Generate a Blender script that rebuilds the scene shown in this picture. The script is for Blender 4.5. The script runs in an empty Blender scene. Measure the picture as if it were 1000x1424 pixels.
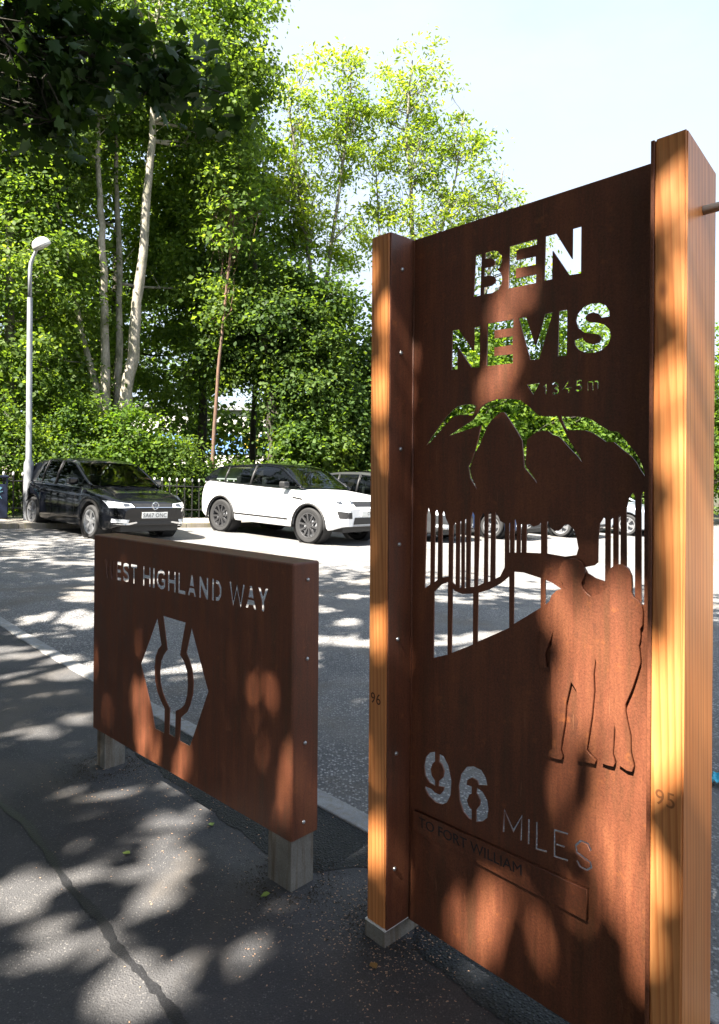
import bpy, bmesh, math, random
import numpy as np
from mathutils import Vector, Matrix
from mathutils.bvhtree import BVHTree

random.seed(7); RNG = np.random.default_rng(11)
SC = bpy.context.scene
COL = SC.collection

# ------------------------------------------------------------------ camera
cam_d = bpy.data.cameras.new('camera'); cam = bpy.data.objects.new('camera', cam_d); COL.objects.link(cam)
cam_d.sensor_fit = 'VERTICAL'; cam_d.sensor_height = 36.0
cam_d.lens = 950.0 / 1424.0 * 36.0
cam_d.shift_y = (658.0 - 712.0) / 1424.0
cam_d.clip_start = 0.05; cam_d.clip_end = 1000
ROLL = 0.007
cr, sr = math.cos(ROLL), math.sin(ROLL)
cam.matrix_world = Matrix(((cr, -sr, 0, 0), (0, 0, -1, 0), (sr, cr, 0, 1.48), (0, 0, 0, 1)))
SC.camera = cam

# ------------------------------------------------------------------ world, sun, exposure
SUN_AZ = Vector((-0.62, -0.785, 0)).normalized(); SUN_EL = math.radians(52)
SUN = Vector((SUN_AZ.x * math.cos(SUN_EL), SUN_AZ.y * math.cos(SUN_EL), math.sin(SUN_EL)))
world = bpy.data.worlds.new('World'); SC.world = world; world.use_nodes = True
wn = world.node_tree.nodes; wl = world.node_tree.links
sky = wn.new('ShaderNodeTexSky'); sky.sky_type = 'NISHITA'; sky.sun_disc = False
sky.sun_elevation = SUN_EL; sky.sun_rotation = math.atan2(SUN_AZ.x, SUN_AZ.y)
sky.air_density = 1.0; sky.dust_density = 2.0; sky.ozone_density = 1.0
# a thin veil of high white cloud over the clear sky
wtc = wn.new('ShaderNodeTexCoord'); wno = wn.new('ShaderNodeTexNoise'); wno.inputs['Scale'].default_value = 2.2; wno.inputs['Detail'].default_value = 6; wno.inputs['Roughness'].default_value = 0.6
wmp = wn.new('ShaderNodeMapping'); wmp.inputs['Scale'].default_value = (1, 1, 2.4); wl.new(wtc.outputs['Generated'], wmp.inputs[0]); wl.new(wmp.outputs[0], wno.inputs['Vector'])
wra = wn.new('ShaderNodeMapRange'); wra.inputs[1].default_value = 0.35; wra.inputs[2].default_value = 0.62; wra.inputs[3].default_value = 0.58; wra.inputs[4].default_value = 0.97; wl.new(wno.outputs[0], wra.inputs[0])
wmx = wn.new('ShaderNodeMixRGB'); wmx.inputs[2].default_value = (1.50, 1.68, 1.95, 1); wl.new(wra.outputs[0], wmx.inputs[0]); wl.new(sky.outputs[0], wmx.inputs[1])
wl.new(wmx.outputs[0], wn['Background'].inputs[0]); wn['Background'].inputs[1].default_value = 0.105
sun_d = bpy.data.lights.new('sun', 'SUN'); sun_d.energy = 5.0; sun_d.angle = math.radians(0.5); sun_d.color = (1.0, 0.93, 0.82)
sun_o = bpy.data.objects.new('sun', sun_d); COL.objects.link(sun_o)
sun_o.rotation_euler = (-SUN).to_track_quat('-Z', 'Y').to_euler(); sun_o.location = SUN * 60
SC.view_settings.view_transform = 'Standard'; SC.view_settings.look = 'None'
SC.view_settings.exposure = 2.6; SC.view_settings.gamma = 1.0; SC.view_settings.use_curve_mapping = False
SC.render.engine = 'CYCLES'
cy = SC.cycles
cy.max_bounces = 8; cy.diffuse_bounces = 4; cy.glossy_bounces = 3; cy.transmission_bounces = 4; cy.transparent_max_bounces = 8
cy.use_denoising = True; cy.caustics_reflective = False; cy.caustics_refractive = False
cy.sample_clamp_indirect = 6.0

# ------------------------------------------------------------------ materials
MATS = {}
class NT:
    def __init__(s, name):
        s.m = bpy.data.materials.new(name); s.m.use_nodes = True
        s.t = s.m.node_tree; s.b = s.t.nodes['Principled BSDF']; s.out = s.t.nodes['Material Output']
        MATS[name] = s.m
    def n(s, typ, ins=None, **kw):
        nd = s.t.nodes.new(typ)
        for k, v in kw.items(): setattr(nd, k, v)
        for k, v in (ins or {}).items():
            if isinstance(v, tuple) and len(v) == 2 and hasattr(v[0], 'outputs'): s.t.links.new(v[0].outputs[v[1]], nd.inputs[k])
            elif hasattr(v, 'outputs'): s.t.links.new(v.outputs[0], nd.inputs[k])
            else: nd.inputs[k].default_value = v
        return nd
    def set(s, **kw):
        names = dict(col='Base Color', rough='Roughness', metal='Metallic', normal='Normal', spec='Specular IOR Level', coat='Coat Weight', coatr='Coat Roughness', trans='Transmission Weight', alpha='Alpha')
        for k, v in kw.items():
            i = s.b.inputs[names[k]]
            if hasattr(v, 'outputs'): s.t.links.new(v.outputs[0], i)
            elif isinstance(v, tuple) and len(v) == 2: s.t.links.new(v[0].outputs[v[1]], i)
            else: i.default_value = v if not (isinstance(v, tuple) and len(v) == 3) else (*v, 1)
    def coords(s, scale=(1, 1, 1), kind='Object', rot=(0, 0, 0)):
        tc = s.n('ShaderNodeTexCoord'); mp = s.n('ShaderNodeMapping')
        mp.inputs['Scale'].default_value = scale; mp.inputs['Rotation'].default_value = rot
        s.t.links.new(tc.outputs[kind], mp.inputs['Vector']); return mp
    def noise(s, vec, scale, detail=4, rough=0.55, dist=0.0):
        return s.n('ShaderNodeTexNoise', {'Vector': vec, 'Scale': scale, 'Detail': detail, 'Roughness': rough, 'Distortion': dist})
    def ramp(s, fac, stops, interp='LINEAR'):
        r = s.n('ShaderNodeValToRGB'); cr_ = r.color_ramp; cr_.interpolation = interp
        while len(cr_.elements) < len(stops): cr_.elements.new(0.5)
        for e, (p, c) in zip(cr_.elements, stops):
            e.position = p; e.color = (c, c, c, 1) if not isinstance(c, tuple) else (*c, 1)
        if isinstance(fac, tuple): s.t.links.new(fac[0].outputs[fac[1]], r.inputs[0])
        else: s.t.links.new(fac.outputs[0], r.inputs[0])
        return r
    def mix(s, fac, a, b, mode='MIX'):
        m = s.n('ShaderNodeMixRGB', blend_type=mode)
        for k, v in ((0, fac), (1, a), (2, b)):
            if isinstance(v, tuple) and len(v) == 2 and hasattr(v[0], 'outputs'): s.t.links.new(v[0].outputs[v[1]], m.inputs[k])
            elif hasattr(v, 'outputs'): s.t.links.new(v.outputs[0], m.inputs[k])
            else: m.inputs[k].default_value = v if k == 0 else (*v, 1)
        return m
    def bump(s, h, strength=0.3, dist=0.01):
        b = s.n('ShaderNodeBump', {'Strength': strength, 'Distance': dist})
        s.t.links.new(h.outputs[0], b.inputs['Height']); s.set(normal=b); return b

def simple(name, col, rough=0.5, metal=0.0, **kw):
    t = NT(name); t.set(col=col, rough=rough, metal=metal, **kw); return t.m

def mat_corten():
    t = NT('corten_steel')
    c = t.coords(); st = t.coords((5, 5, 0.6)); st2 = t.coords((26, 26, 0.5))
    n1 = t.noise(c, 2.6, 7, 0.66, 0.5); n2 = t.noise(st, 4.0, 6, 0.65, 0.2); n4 = t.noise(st2, 4.0, 4, 0.6); n3 = t.noise(c, 190, 3, 0.7)
    base = t.ramp(n1, [(0.30, (0.072, 0.0236, 0.0124)), (0.48, (0.125, 0.0389, 0.0189)), (0.62, (0.161, 0.0519, 0.0236)), (0.80, (0.214, 0.0755, 0.0307))])
    streak = t.ramp(n2, [(0.34, (0.069, 0.0354, 0.0171)), (0.50, (0.137, 0.0437, 0.0207)), (0.68, (0.220, 0.0755, 0.0295))])
    m = t.mix(0.55, base, streak)
    m = t.mix(1.0, m, t.ramp(n4, [(0.32, (0.90, 0.89, 0.88)), (0.55, (1.02, 1.02, 1.02)), (0.75, (1.07, 1.05, 1.03))]), 'MULTIPLY')
    m2 = t.mix(1.0, m, t.ramp(n3, [(0.3, 0.70), (0.62, 1.16)]), 'MULTIPLY')
    nr = t.noise(c, 26, 5, 0.65); m3 = t.mix(t.ramp(nr, [(0.60, 0.0), (0.74, 0.75)]), m2, (0.238, 0.0779, 0.0260))
    nd = t.noise(c, 11, 6, 0.7, 0.8); m3 = t.mix(t.ramp(nd, [(0.62, 0.0), (0.72, 0.55)]), m3, (0.054, 0.0212, 0.0130))
    sc_ = t.noise(t.coords((40, 40, 3), rot=(0.3, 0.5, 0.2)), 3.0, 2, 0.5); m3 = t.mix(t.ramp(sc_, [(0.735, 0.0), (0.75, 0.35)]), m3, (0.262, 0.1180, 0.0590))
    t.set(col=m3, rough=t.ramp(n2, [(0.3, 0.42), (0.7, 0.62)]), spec=0.45); t.bump(n3, 0.2, 0.002)
mat_corten()

def mat_timber():
    t = NT('oiled_timber')
    c = t.coords((1, 1, 0.035)); cz = t.coords((1, 1, 0.10))
    wob = t.noise(c, 9, 3, 0.5)
    vec = t.n('ShaderNodeVectorMath', operation='ADD'); t.t.links.new(c.outputs[0], vec.inputs[0])
    sub = t.n('ShaderNodeVectorMath', {0: (wob, 'Color')} if False else None, operation='SCALE'); t.t.links.new(wob.outputs['Color'], sub.inputs[0]); sub.inputs['Scale'].default_value = 0.035
    t.t.links.new(sub.outputs[0], vec.inputs[1])
    w = t.n('ShaderNodeTexWave', {'Vector': vec, 'Scale': 28.0, 'Distortion': 3.2, 'Detail': 3.0, 'Detail Scale': 0.8}, wave_type='BANDS', bands_direction='DIAGONAL', wave_profile='SAW')
    w.inputs['Scale'].default_value = 36.0
    col = t.ramp((w, 'Fac'), [(0.0, (0.60, 0.262, 0.092)), (0.5, (0.57, 0.232, 0.075)), (0.86, (0.45, 0.160, 0.046)), (1.0, (0.56, 0.232, 0.078))])
    fine = t.noise(t.coords((1, 1, 0.02)), 260, 3, 0.6)
    f2 = t.ramp(fine, [(0.3, 0.82), (0.7, 1.08)])
    big = t.noise(cz, 14, 4, 0.6); b2 = t.ramp(big, [(0.3, (1.0, 0.86, 0.74)), (0.65, (1.06, 1.06, 1.06))])
    m = t.mix(1.0, t.mix(1.0, col, f2, 'MULTIPLY'), b2, 'MULTIPLY')
    # knots
    v = t.n('ShaderNodeTexVoronoi', {'Vector': t.coords((1, 1, 0.45)), 'Scale': 5.5}); kn = t.ramp((v, 'Distance'), [(0.02, 1.0), (0.075, 0.0)])
    m = t.mix(kn, m, (0.20, 0.065, 0.02))
    ck_ = t.noise(t.coords((30, 30, 0.5)), 2.6, 3, 0.6, 0.3); m = t.mix(t.ramp(ck_, [(0.715, 0.0), (0.735, 0.7)]), m, (0.12, 0.045, 0.018))
    gy = t.noise(t.coords((3, 3, 0.8)), 2.2, 5, 0.65); m = t.mix(t.ramp(gy, [(0.58, 0.0), (0.78, 0.28)]), m, (0.30, 0.20, 0.12))
    t.set(col=m, rough=0.42, coat=0.12, coatr=0.3); t.bump(fine, 0.12, 0.002)
mat_timber()

def asphalt(name, c0, c1, stone, stone_amt, scale, rough, bump, patch=None):
    t = NT(name); c = t.coords()
    n1 = t.noise(c, 1.6, 5, 0.6); n2 = t.noise(c, 190, 3, 0.7)
    base = t.mix(t.ramp(n1, [(0.35, 0.0), (0.7, 1.0)]), c0, c1)
    v = t.n('ShaderNodeTexVoronoi', {'Vector': c, 'Scale': scale, 'Randomness': 1.0})
    cellr = t.n('ShaderNodeSeparateColor'); t.t.links.new(v.outputs['Color'], cellr.inputs[0])
    pick = t.ramp((cellr, 0), [(1.0 - stone_amt - 0.02, 0.0), (1.0 - stone_amt + 0.02, 1.0)])
    core = t.ramp((v, 'Distance'), [(0.25, 1.0), (0.55, 0.0)])
    wear = t.ramp(t.noise(c, 0.55, 5, 0.65), [(0.38, 0.25), (0.62, 1.0)])
    k = t.mix(1.0, t.mix(1.0, pick, core, 'MULTIPLY'), wear, 'MULTIPLY')
    sv = t.mix((cellr, 1), stone, tuple(min(1, x * 1.5) for x in stone))
    m = t.mix(k, base, sv)
    g = t.ramp(n2, [(0.25, 0.62), (0.7, 1.25)])
    m = t.mix(1.0, m, g, 'MULTIPLY')
    if patch:
        pn = t.noise(c, 0.8, 6, 0.65, 0.6); m = t.mix(t.ramp(pn, [(0.52, 0.0), (0.66, 0.75)]), m, patch)
    h = t.mix(0.5, t.ramp((v, 'Distance'), [(0.0, 1.0), (0.6, 0.0)]), n2)
    t.set(col=m, rough=rough, spec=0.35); t.bump(h, bump, 0.008)
asphalt('footpath_asphalt', (0.050, 0.050, 0.053), (0.088, 0.085, 0.085), (0.16, 0.15, 0.14), 0.16, 150, 0.85, 0.55, (0.105, 0.092, 0.080))
asphalt('new_asphalt', (0.010, 0.012, 0.016), (0.018, 0.020, 0.026), (0.050, 0.054, 0.064), 0.35, 105, 0.6, 2.0)
asphalt('car_park_asphalt', (0.115, 0.115, 0.119), (0.185, 0.179, 0.172), (0.36, 0.35, 0.34), 0.62, 64, 0.85, 1.2, (0.15, 0.128, 0.105))
asphalt('far_pavement', (0.20, 0.18, 0.16), (0.27, 0.25, 0.22), (0.3, 0.28, 0.25), 0.1, 80, 0.9, 0.3)
asphalt('seal_tar', (0.018, 0.018, 0.020), (0.030, 0.030, 0.032), (0.05, 0.05, 0.05), 0.05, 150, 0.45, 0.3)

def mat_soil():
    t = NT('woodland_soil'); c = t.coords(); n1 = t.noise(c, 0.7, 6, 0.6); n2 = t.noise(c, 14, 5, 0.65)
    m = t.mix(t.ramp(n1, [(0.4, 0.0), (0.6, 1.0)]), (0.045, 0.033, 0.02), (0.04, 0.06, 0.018))
    m = t.mix(1.0, m, t.ramp(n2, [(0.3, 0.5), (0.7, 1.4)]), 'MULTIPLY'); t.set(col=m, rough=0.95); t.bump(n2, 0.8, 0.05)
mat_soil()

def mat_concrete(name, base, stain):
    t = NT(name); c = t.coords(); n1 = t.noise(c, 9, 6, 0.65); n2 = t.noise(t.coords((14, 14, 1.2)), 2.0, 5, 0.6); n3 = t.noise(c, 210, 2, 0.7)
    m = t.mix(t.ramp(n1, [(0.35, 0.0), (0.7, 1.0)]), base, tuple(x * 0.72 for x in base))
    m = t.mix(t.ramp(n2, [(0.47, 0.0), (0.66, 0.9)]), m, stain)
    m = t.mix(1.0, m, t.ramp(n3, [(0.3, 0.75), (0.7, 1.15)]), 'MULTIPLY'); t.set(col=m, rough=0.9); t.bump(n3, 0.3, 0.003)
mat_concrete('foot_concrete', (0.215, 0.195, 0.165), (0.10, 0.062, 0.03))
mat_concrete('kerb_stone', (0.33, 0.33, 0.33), (0.24, 0.22, 0.19))
mat_concrete('far_kerb_stone', (0.30, 0.27, 0.23), (0.22, 0.20, 0.10))

def mat_bark(name, a, b, sc=1.0):
    t = NT(name); c = t.coords((1, 1, 0.5)); n1 = t.noise(c, 2.4 * sc, 6, 0.65); n2 = t.noise(t.coords((1, 1, 0.25)), 22 * sc, 4, 0.65)
    m = t.mix(t.ramp(n1, [(0.42, 0.0), (0.62, 1.0)]), a, b); m = t.mix(1.0, m, t.ramp(n2, [(0.3, 0.6), (0.7, 1.2)]), 'MULTIPLY')
    t.set(col=m, rough=0.9); t.bump(n2, 0.6, 0.03)
mat_bark('pale_bark', (0.38, 0.34, 0.28), (0.17, 0.165, 0.11), 1.8)
mat_bark('dark_bark', (0.055, 0.045, 0.035), (0.035, 0.035, 0.022))
mat_bark('grey_bark', (0.20, 0.18, 0.15), (0.12, 0.12, 0.085))
mat_bark('red_bark', (0.16, 0.085, 0.055), (0.11, 0.08, 0.06))

def mat_leaf(name, dark, mid, light, trans=0.45, tcol=(0.27, 0.42, 0.07)):
    t = NT(name); g = t.n('ShaderNodeNewGeometry')
    r = t.ramp((g, 'Random Per Island'), [(0.0, dark), (0.55, mid), (1.0, light)])
    nz = t.noise(t.coords(), 0.5, 3, 0.6); r2 = t.mix(1.0, r, t.ramp(nz, [(0.3, (0.75, 0.85, 0.8)), (0.7, (1.2, 1.12, 0.9))]), 'MULTIPLY')
    t.set(col=r2, rough=0.55, spec=0.18)
    tr = t.n('ShaderNodeBsdfTranslucent'); tc = t.mix(1.0, r2, (tcol[0] * 9, tcol[1] * 5.5, tcol[2] * 9), 'MULTIPLY'); t.t.links.new(tc.outputs[0], tr.inputs[0])
    mx = t.n('ShaderNodeMixShader'); mx.inputs[0].default_value = trans
    t.t.links.new(t.b.outputs[0], mx.inputs[1]); t.t.links.new(tr.outputs[0], mx.inputs[2]); t.t.links.new(mx.outputs[0], t.out.inputs[0])
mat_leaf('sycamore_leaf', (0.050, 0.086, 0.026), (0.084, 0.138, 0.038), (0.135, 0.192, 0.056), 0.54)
mat_leaf('dark_leaf', (0.032, 0.060, 0.020), (0.056, 0.098, 0.029), (0.095, 0.145, 0.042), 0.48)
mat_leaf('bright_leaf', (0.058, 0.105, 0.020), (0.092, 0.158, 0.030), (0.140, 0.205, 0.042), 0.5)
mat_leaf('ash_leaf', (0.09, 0.14, 0.026), (0.13, 0.19, 0.034), (0.19, 0.24, 0.05), 0.55)
mat_leaf('shade_leaf', (0.018, 0.040, 0.012), (0.028, 0.060, 0.015), (0.045, 0.085, 0.020), 0.15)  # leaf colour darkened for canopy shade, letting little light through

def mat_paint(name, col, metal=0.0, rough=0.35, coat=0.6):
    t = NT(name); n = t.noise(t.coords(), 2.5, 5, 0.7); dirt = t.ramp(n, [(0.55, 0.0), (0.85, 0.03)])
    t.set(col=t.mix(dirt, col, (0.22, 0.20, 0.17)), rough=rough, metal=metal, coat=coat, coatr=0.03)
mat_paint('black_paint', (0.003, 0.0035, 0.005), 0.0, 0.07, 0.0)
mat_paint('white_paint', (0.78, 0.79, 0.80))
mat_paint('charcoal_paint', (0.035, 0.037, 0.040), 0.3)
mat_paint('blue_paint', (0.012, 0.022, 0.055), 0.2)
mat_paint('silver_paint', (0.38, 0.43, 0.50), 0.6)
t_ = NT('car_glass'); fr_ = t_.n('ShaderNodeFresnel', {'IOR': 1.45}); tp_ = t_.n('ShaderNodeBsdfTransparent', {'Color': (0.36, 0.41, 0.39, 1)}); gl_ = t_.n('ShaderNodeBsdfGlossy', {'Color': (0.9, 0.93, 0.92, 1), 'Roughness': 0.02})
mx_ = t_.n('ShaderNodeMixShader'); t_.t.links.new(fr_.outputs[0], mx_.inputs[0]); t_.t.links.new(tp_.outputs[0], mx_.inputs[1]); t_.t.links.new(gl_.outputs[0], mx_.inputs[2]); t_.t.links.new(mx_.outputs[0], t_.out.inputs[0])
simple('seat_fabric', (0.035, 0.035, 0.037), 0.8)
simple('tyre_rubber', (0.018, 0.018, 0.019), 0.8)
simple('alloy', (0.55, 0.56, 0.58), 0.3, 0.85)
simple('dark_alloy', (0.10, 0.10, 0.105), 0.35, 0.7)
simple('black_plastic', (0.014, 0.014, 0.015), 0.55)
simple('chrome', (0.72, 0.73, 0.75), 0.12, 1.0)
simple('lamp_lens', (0.62, 0.66, 0.70), 0.08, 0.2, coat=1.0)
simple('lamp_dark', (0.06, 0.065, 0.075), 0.1, 0.4, coat=1.0)
simple('plate_white', (0.78, 0.78, 0.74), 0.4)
simple('plate_yellow', (0.75, 0.55, 0.05), 0.4)
simple('print_black', (0.01, 0.01, 0.012), 0.5)
simple('red_lens', (0.45, 0.015, 0.015), 0.15, coat=1.0)
simple('burnt_mark', (0.085, 0.028, 0.012), 0.8)
simple('burnt_mark_faint', (0.26, 0.095, 0.03), 0.7)
simple('bolt_steel', (0.50, 0.50, 0.50), 0.35, 0.9)
simple('white_sealant', (0.78, 0.76, 0.72), 0.6)
simple('lamp_white', (0.62, 0.60, 0.56), 0.55)
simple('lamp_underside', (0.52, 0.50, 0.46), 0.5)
simple('rail_steel', (0.26, 0.27, 0.29), 0.45, 0.3)
simple('fence_paint', (0.012, 0.013, 0.013), 0.5)
simple('lit_fence_cap', (0.55, 0.55, 0.54), 0.5)  # pale colour stands in for light caught on the bar tips
simple('bin_paint', (0.012, 0.018, 0.045), 0.4)
simple('graffiti_paint', (0.22, 0.50, 0.62), 0.6)
simple('wood_chip', (0.46, 0.29, 0.19), 0.9)
simple('fallen_leaf', (0.22, 0.30, 0.06), 0.7)
simple('dry_leaf', (0.30, 0.17, 0.05), 0.8)
simple('litter_blue', (0.05, 0.45, 0.60), 0.5)
simple('gravel_stone', (0.24, 0.23, 0.22), 0.9)
t_ = NT('galvanised'); n_ = t_.noise(t_.coords((1, 1, 0.3)), 9, 5, 0.65)
t_.set(col=t_.ramp(n_, [(0.35, (0.22, 0.23, 0.25)), (0.7, (0.36, 0.37, 0.39))]), rough=0.55, metal=0.25)
def M(n): return MATS[n]

# ------------------------------------------------------------------ helpers
def obj(name, me, mat=None, parent=None, **props):
    o = bpy.data.objects.new(name, me); COL.objects.link(o)
    if mat is not None and me is not None:
        for m in (mat if isinstance(mat, (list, tuple)) else [mat]): me.materials.append(M(m) if isinstance(m, str) else m)
    if parent is not None: o.parent = parent
    for k, v in props.items(): o[k] = v
    return o
def empty(name, loc, rz=0.0, **props):
    o = bpy.data.objects.new(name, None); COL.objects.link(o); o.location = loc; o.rotation_euler = (0, 0, rz); o.empty_display_size = 0.2
    for k, v in props.items(): o[k] = v
    return o
def pyd(name, v, f, smooth=False):
    me = bpy.data.meshes.new(name); me.from_pydata([tuple(p) for p in v], [], f); me.update()
    if smooth: me.polygons.foreach_set('use_smooth', [True] * len(me.polygons))
    return me
def from_bm(name, bm, smooth=False):
    me = bpy.data.meshes.new(name); bm.normal_update(); bm.to_mesh(me); bm.free()
    if smooth: me.polygons.foreach_set('use_smooth', [True] * len(me.polygons))
    return me
def box_bm(bm, x0, x1, y0, y1, z0, z1, mtx=None):
    vs = [bm.verts.new((x, y, z)) for x in (x0, x1) for y in (y0, y1) for z in (z0, z1)]
    if mtx is not None:
        for v in vs: v.co = mtx @ v.co
    for q in ((0, 1, 3, 2), (4, 6, 7, 5), (0, 4, 5, 1), (2, 3, 7, 6), (0, 2, 6, 4), (1, 5, 7, 3)): bm.faces.new([vs[i] for i in q])
    return vs
def box(name, x0, x1, y0, y1, z0, z1, bev=0.0, seg=2):
    bm = bmesh.new(); box_bm(bm, x0, x1, y0, y1, z0, z1)
    if bev > 0: bmesh.ops.bevel(bm, geom=bm.edges[:], offset=bev, segments=seg, affect='EDGES', profile=0.5)
    bmesh.ops.recalc_face_normals(bm, faces=bm.faces[:]); return from_bm(name, bm)
def tube(pts, rad, sides=8, cap=True):
    """verts, faces of a tube along pts with radius per point"""
    pts = [Vector(p) for p in pts]; n = len(pts)
    rad = rad if hasattr(rad, '__len__') else [rad] * n
    V, Fc = [], []; up = Vector((0.13, 0.31, 0.94)).normalized(); last = None
    for i, p in enumerate(pts):
        d = (pts[min(i + 1, n - 1)] - pts[max(i - 1, 0)]).normalized()
        if last is None:
            r = d.cross(up if abs(d.dot(up)) < 0.9 else Vector((1, 0, 0))).normalized()
        else:
            r = (last - d * last.dot(d)).normalized()
        last = r; s = d.cross(r)
        for k in range(sides):
            a = 2 * math.pi * k / sides; V.append(p + (r * math.cos(a) + s * math.sin(a)) * rad[i])
    for i in range(n - 1):
        for k in range(sides):
            k2 = (k + 1) % sides; Fc.append((i * sides + k, i * sides + k2, (i + 1) * sides + k2, (i + 1) * sides + k))
    if cap: Fc.append(tuple(range(sides))[::-1]); Fc.append(tuple((n - 1) * sides + k for k in range(sides)))
    return V, Fc
class MB:
    def __init__(s): s.v = []; s.f = []
    def add(s, v, f): o = len(s.v); s.v += [tuple(p) for p in v]; s.f += [tuple(i + o for i in q) for q in f]; return s
    def tube(s, pts, rad, sides=8, cap=True): return s.add(*tube(pts, rad, sides, cap))
    def box(s, x0, x1, y0, y1, z0, z1):
        v = [(x, y, z) for x in (x0, x1) for y in (y0, y1) for z in (z0, z1)]
        return s.add(v, [(0, 1, 3, 2), (4, 6, 7, 5), (0, 4, 5, 1), (2, 3, 7, 6), (0, 2, 6, 4), (1, 5, 7, 3)])
    def mesh(s, name, smooth=False): return pyd(name, s.v, s.f, smooth)
def lathe(prof, seg=24, axis='z'):
    V, Fc = [], []
    for r, h in prof:
        for k in range(seg):
            a = 2 * math.pi * k / seg
            V.append((r * math.cos(a), r * math.sin(a), h) if axis == 'z' else (r * math.cos(a), h, r * math.sin(a)))
    for i in range(len(prof) - 1):
        for k in range(seg):
            k2 = (k + 1) % seg; Fc.append((i * seg + k, i * seg + k2, (i + 1) * seg + k2, (i + 1) * seg + k))
    return V, Fc
def cut_sheet(name, loops, thick, front):
    """flat sheet in the local X-Z plane: loops[0] outline, the rest openings; its front face lies at local y = front"""
    cu = bpy.data.curves.new(name, 'CURVE'); cu.dimensions = '2D'; cu.fill_mode = 'BOTH'; cu.extrude = thick / 2
    for lp in loops:
        sp = cu.splines.new('POLY'); sp.points.add(len(lp) - 1); sp.use_cyclic_u = True
        for p, (x, y) in zip(sp.points, lp): p.co = (x, y, 0, 1)
    ob = bpy.data.objects.new(name, cu); COL.objects.link(ob)
    dg = bpy.context.evaluated_depsgraph_get(); me = bpy.data.meshes.new_from_object(ob.evaluated_get(dg))
    bpy.data.objects.remove(ob); bpy.data.curves.remove(cu)
    n = len(me.vertices); co = np.empty(n * 3, np.float32); me.vertices.foreach_get('co', co); co = co.reshape(-1, 3)
    new = np.stack([co[:, 0], front + thick / 2 - co[:, 2], co[:, 1]], 1).astype(np.float32)
    me.vertices.foreach_set('co', new.ravel()); me.name = name; me.update()
    bm = bmesh.new(); bm.from_mesh(me); bmesh.ops.remove_doubles(bm, verts=bm.verts[:], dist=1e-5); bmesh.ops.recalc_face_normals(bm, faces=bm.faces[:]); bm.to_mesh(me); bm.free()
    me.materials.clear(); return me
def text_mesh(name, body, height, extrude=0.0004, align='LEFT', spacing=1.0, xscale=1.0):
    """lettering standing in the local X-Z plane facing -Y, origin at the baseline"""
    cu = bpy.data.curves.new(name, 'FONT'); cu.body = body; cu.size = height / 0.70; cu.extrude = extrude; cu.align_x = align; cu.space_character = spacing; cu.resolution_u = 4
    ob = bpy.data.objects.new(name, cu); COL.objects.link(ob)
    dg = bpy.context.evaluated_depsgraph_get(); me = bpy.data.meshes.new_from_object(ob.evaluated_get(dg))
    bpy.data.objects.remove(ob); bpy.data.curves.remove(cu)
    for v in me.vertices: v.co = Vector((v.co.x * xscale, -v.co.z, v.co.y))
    me.materials.clear(); me.name = name; return me

# ------------------------------------------------------------------ terrain: level by the signs, falling gently to the right across the car park
def sstep(a, b, x):
    t = min(1, max(0, (x - a) / (b - a))); return t * t * (3 - 2 * t)
def gz(x, y):
    xx = max(-28, min(28, x + 1.07)); return -0.045 * xx * sstep(3.5, 9.0, y)
KD = Vector((0.692, -0.722)).normalized(); KN = Vector((0.722, 0.692)).normalized()   # near kerb: along, towards the car park
K1 = Vector((0.023, 2.966))                                                            # a point on its car-park edge
FD = Vector((0.8, 0.6)); FN = Vector((-0.6, 0.8)); F0 = Vector((-7.2, 14.2))           # far kerb: along, towards the wood
def strip_sheet(name, P, D, N, s0, s1, n0, n1, dz, step, mat, **props):
    ns = max(1, int(math.ceil((s1 - s0) / step))); nn = max(1, int(math.ceil((n1 - n0) / step))); V = []; Fc = []
    for j in range(nn + 1):
        for i in range(ns + 1):
            q = P + D * (s0 + (s1 - s0) * i / ns) + N * (n0 + (n1 - n0) * j / nn); V.append((q.x, q.y, gz(q.x, q.y) + dz))
    for j in range(nn):
        for i in range(ns): a = j * (ns + 1) + i; Fc.append((a, a + 1, a + ns + 2, a + ns + 1))
    me = pyd(name, V, Fc)
    bm = bmesh.new(); bm.from_mesh(me); bmesh.ops.recalc_face_normals(bm, faces=bm.faces[:])
    if sum(f.normal.z for f in bm.faces) < 0: bmesh.ops.reverse_faces(bm, faces=bm.faces[:])
    bm.to_mesh(me); bm.free()
    return obj(name, me, mat, **props)

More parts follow.
